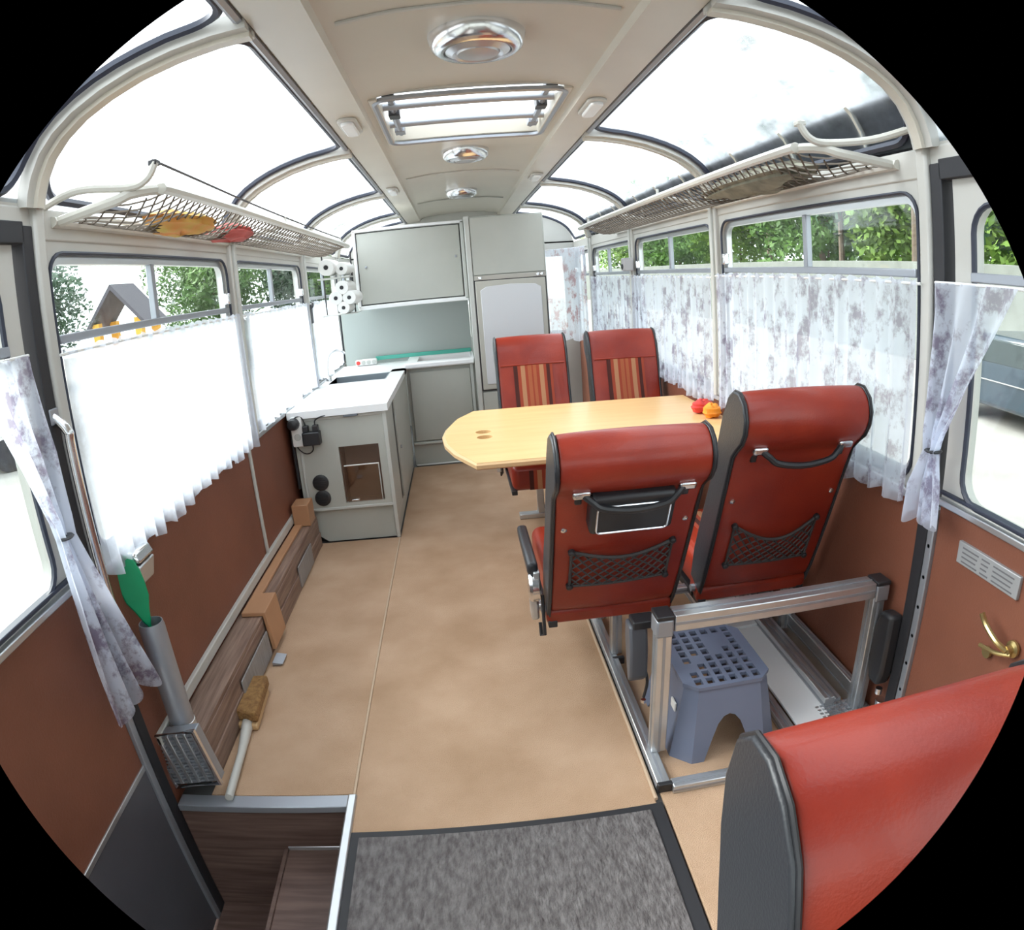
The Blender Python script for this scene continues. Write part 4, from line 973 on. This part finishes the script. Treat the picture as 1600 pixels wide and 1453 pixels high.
# belt housings on the posts
for nme, lab, x, y, z0, z1 in (('belt_housing', 'grey-black seat belt buckle hanging at the left frame post', .445, 1.66, .22, .43), ('belt_housing', 'black seat belt housing behind the right frame post', 1.205, 1.50, .20, .43)):
    o = thing(nme, lab, 'seat belt', (x, y, z0))
    if x < 1:
        MB().prism([(-.03, .03), (.0, .0), (.02, .05), (.045, .14), (.045, .20), (-.015, .20), (-.03, .12)], 'x', -.03, .025).build('housing', BELT, o, bev=.008)
        MB().box((-.02, -.02, .19), (.05, .04, .215)).build('housing_cap', BLACK, o, bev=.004)
        MB().tube(curve([(.02, -.0, .05), (.03, -.01, .0), (.02, -.01, -.06)], 4), .005, 6).build('strap', BLACK, o, smooth=True)
        MB().lathe([(.008, 0), (.008, .012)], (.02, -.01, -.08), 'z', 8).build('ring', CHROME, o, smooth=True)
    else:
        MB().prism([(-.045, .02), (-.03, -.03), (.02, -.03), (.045, .05), (.04, .16), (.015, .22), (-.045, .225)], 'x', -.02, .03).build('housing', BLACK, o, bev=.012)
        MB().lathe([(.012, 0), (.012, .02)], (-.0, -.03, -.06), 'z', 10).build('ring', CHROME, o, smooth=True)
# stool
so = thing('step_stool', 'grey-blue plastic step stool with slotted top inside the aluminium frame', 'stool', (.70, 1.70, 0))
def frus(h):  # half sizes at height
    t = h / .25; return .175 - .042 * t, .215 - .052 * t
sm = MB()
def octo(a, b, c): return [(a - c, b), (a, b - c), (a, -b + c), (a - c, -b), (-a + c, -b), (-a, -b + c), (-a, b - c), (-a + c, b)]
# walls: each side with an arch
def wallq(p0, p1, q0, q1, arch):
    # p = bottom ends, q = top ends ; returns faces with an arch hole in lower middle
    n = 12; vs = []; fs = []
    p0, p1, q0, q1 = map(Vector, (p0, p1, q0, q1))
    inw = Vector((-(p0 + p1).x, -(p0 + p1).y, 0)).normalized() * .006
    for i in range(n + 1):
        u = i / n; b = p0.lerp(p1, u); t = q0.lerp(q1, u)
        if arch:
            du = abs(u - .5) / .28; hh = .62 * math.sqrt(max(0, 1 - du * du)) if du < 1 else 0
        else: hh = 0
        lo = b.lerp(t, hh); vs += [lo, t, lo + inw, t + inw]
    for i in range(n):
        a = i * 4; fs += [(a, a + 4, a + 5, a + 1), (a + 2, a + 3, a + 7, a + 6), (a, a + 2, a + 6, a + 4), (a + 1, a + 5, a + 7, a + 3)]
    sm.add(vs, fs)
A0, B0 = frus(0); A1, B1 = frus(.25); bo = octo(A0, B0, .055); to = octo(A1, B1, .035)
for i in range(8):
    j = (i + 1) % 8; wallq((*bo[i], 0), (*bo[j], 0), (*to[i], .24), (*to[j], .24), i % 2 == 1)
sm.build('stool_body', STOOL, so, smooth=True)
holes = []
for r in range(8):
    for c in range(6):
        if (r + c) % 1 == 0 and (c, r) not in ((3, 5), (3, 6), (4, 5), (4, 6), (0, 2), (1, 3), (3, 4)):
            x = -.092 + c * .0368; y = -.138 + r * .0395; holes.append([(x - .0115, y - .0145), (x + .0115, y - .0145), (x + .0115, y + .0145), (x - .0115, y + .0145)])
plate_with_holes(MB(), octo(A1 + .006, B1 + .006, .038), holes, .238, .25).build('stool_top', STOOL, so, bev=0)
MB().box((-.156, -.12, .14), (-.150, -.08, .17)).build('stool_label', PAPER, so, bev=.001, label='small white sticker')

# ------------------------------------------------------------------ outside
g = MB().box((-60, -40, -.95), (60, 70, -.90)).build('ground', GROUND); struct(g, 'pale paved yard outside the bus')
def crown_mesh(name, r, n, sd, mats, leaf=.16):
    rnd = random.Random(sd); vs = []; fs = []
    for i in range(n):
        d = Vector((rnd.gauss(0, 1), rnd.gauss(0, 1), rnd.gauss(0, 1))).normalized(); q = rnd.random() ** .33
        lump = 1 + .18 * math.sin(d.x * 5 + sd) + .15 * math.sin(d.y * 7 + d.z * 5)
        p = Vector((d.x * r[0], d.y * r[1], d.z * r[2])) * q * lump
        u = Vector((rnd.gauss(0, 1), rnd.gauss(0, 1), rnd.gauss(0, 1))).normalized(); w = u.orthogonal().normalized(); s_ = leaf * rnd.uniform(.6, 1.4)
        k = len(vs); vs += [p + u * s_, p + w * s_ * .5, p - u * s_, p - w * s_ * .5]; fs.append((k, k + 1, k + 2, k + 3))
    me = bpy.data.meshes.new(name); me.from_pydata([tuple(v) for v in vs], [], fs); me.materials.append(mats); return me
CR = [crown_mesh('crown_a', (2.4, 2.6, 2.4), 9000, 1, LEAFB, .12), crown_mesh('crown_b', (2.6, 2.6, 2.6), 9000, 2, LEAF, .12), crown_mesh('crown_c', (2.2, 2.4, 2.4), 9000, 3, LEAFD, .12)]
HG = [crown_mesh('hedge_a', (.9, 1.3, .8), 2600, 5, LEAFB, .09), crown_mesh('hedge_b', (.9, 1.3, .8), 2600, 6, LEAF, .09)]
def tree(x, y, zc, k, sc, label, grp):
    o = thing('tree', label, 'tree', (x, y, -.9), random.uniform(0, 6), grp)
    MB().tube([(0, 0, 0), (.08, 0, (zc + .9) * .5), (0, .05, zc + .9)], [.09 * sc, .06 * sc, .03 * sc], 8).build('trunk', BARK, o, smooth=True)
    c = bpy.data.objects.new('foliage', CR[k]); C.objects.link(c); c.parent = o; c.location = (0, 0, zc + .9); c.scale = (sc, sc, sc)
def shrub(x, y, k, sc, label, grp):
    o = bpy.data.objects.new('shrub', HG[k]); C.objects.link(o); o.location = (x, y, -.9 + .72 * sc[2]); o.scale = sc; o.rotation_euler = (0, 0, random.uniform(-.3, .3)); tag(o, label, 'shrub', grp)
TR = [(17, 6.5, 3.6, 1, 1.35), (17.5, 14.5, 3.4, 0, 1.35), (18.5, 22.5, 3.8, 0, 1.4), (19, 31, 4.2, 1, 1.5), (18, 40, 4.2, 0, 1.5), (17, 49, 4.2, 1, 1.6), (16.5, 59, 4.4, 0, 1.7), (15.5, -1, 3.6, 2, 1.3), (15, 2, 12.0, 2, 2.0), (15, 11, 12, 2, 2.0), (16, 20, 12.5, 2, 2.1), (18, 30, 13, 2, 2.3), (14.5, -4, 8, 2, 1.7), (14.5, 6.5, 7.6, 2, 1.8), (15, 15.5, 7.6, 2, 1.8), (16, 25, 8, 2, 1.9), (18, 36, 9, 2, 2.1)]
for i, (x, y, zc, k, sc) in enumerate(TR):
    tree(x, y, zc, k, sc, 'tall leafy tree behind the hedge outside the right windows' if k < 2 else 'very tall pale tree seen hazily through the right roof glass', 'trees outside on the right' if k < 2 else 'tall trees beyond the right roof glass')
for i in range(20):
    shrub(13.8 + .05 * i, 1 + i * 3.1, i % 2, (1.0, 1.15, 1.2), 'rounded green bush in the hedge row outside the right windows', 'hedge bushes outside on the right')
w_ = MB().box((12.0, -6, -.9), (12.3, 64, 1.72)).build('garden_wall', STONE, bev=.02); tag(w_, 'low grey wall in front of the trees outside on the right', 'wall')
for x, y, zc, k, sc in ((-14, 15.5, 2.6, 2, 1.1), (-21, 29, 3.4, 2, 1.3), (-12, 33, 3.0, 1, 1.1), (-23, 21, 3.4, 2, 1.3), (-8.5, 38, 3.2, 2, 1.2), (-18, 10, 3.2, 2, 1.3), (-4.5, 34, 3, 1, 1.1)):
    tree(x, y, zc, k, sc, 'blue-green tree outside the left windows', 'trees outside on the left')
for x, y in ((-9, 22), (-10.8, 25), (-7.2, 25), (-12.5, 28)):
    shrub(x, y, 1, (1.2, 1.1, 1.3), 'low clipped shrub outside the left windows', 'shrubs outside on the left')
# play tower
pt = thing('play_tower', 'wooden play tower with yellow posts and slate gable roof outside the left window', 'play tower', (-8.8, 16.9, -.9))
for x in (-.9, .9):
    for y in (-.7, .7): MB().box((x - .14, y - .14, 0), (x + .14, y + .14, 3.4)).build('post', YELLOW, pt)
MB().box((-1, -.8, 1.35), (1, .8, 1.45)).build('platform', YELLOW, pt)
for y in (-.8, .8):
    for k in range(7): MB().box((-.95 + k * .29, y - .02, .5), (-.75 + k * .29, y + .02, 1.35)).build('board', mat('grey boards', (.32, .30, .30), .8), pt)
MB().prism([(-1.3, 3.2), (0, 4.7), (1.3, 3.2), (1.15, 3.2), (0, 4.5), (-1.15, 3.2)], 'y', -1.0, 1.0).build('gable_roof', ROOFT, pt)
pt.scale = (.72, .72, .74)
MB().box((-1.9, -.6, 1.5), (-1.1, .6, 1.9)).build('red_slide_top', REDP, pt)
# parked car on the right
def car(label, x, y, rz, m):
    o = thing('parked_car', label, 'car', (x, y, -.9), rz)
    body = [(-2.1, .35), (-2.15, .75), (-1.9, .95), (-1.1, 1.0), (-.6, 1.42), (.9, 1.45), (1.55, 1.0), (2.1, .9), (2.15, .4), (1.75, .3), (-1.7, .3)]
    MB().prism(body, 'y', -.85, .85).build('car_body', m, o, bev=.08, seg=3)
    MB().prism([(-.98, 1.0), (-.56, 1.36), (.85, 1.38), (1.38, 1.0)], 'y', -.862, .862).build('car_window', CARG, o, bev=.02)
    MB().box((-2.0, -.875, .72), (2.0, -.86, .74)).box((-2.0, .86, .72), (2.0, .875, .74)).build('chrome_strip', CHROME, o)
    for wx in (-1.35, 1.35):
        for wy in (-.8, .8): MB().lathe([(.18, -.1), (.32, -.1), (.33, -.08), (.33, .08), (.32, .1), (.18, .1)], (wx, wy, .33), 'y', 20).build('wheel', RUBBER, o, smooth=True)
car('dark parked car outside the right door window', 8.9, 7.6, math.radians(88), CARB)
car('pale parked car far outside the left door window', -10.5, 11.0, math.radians(30), WHITEP)
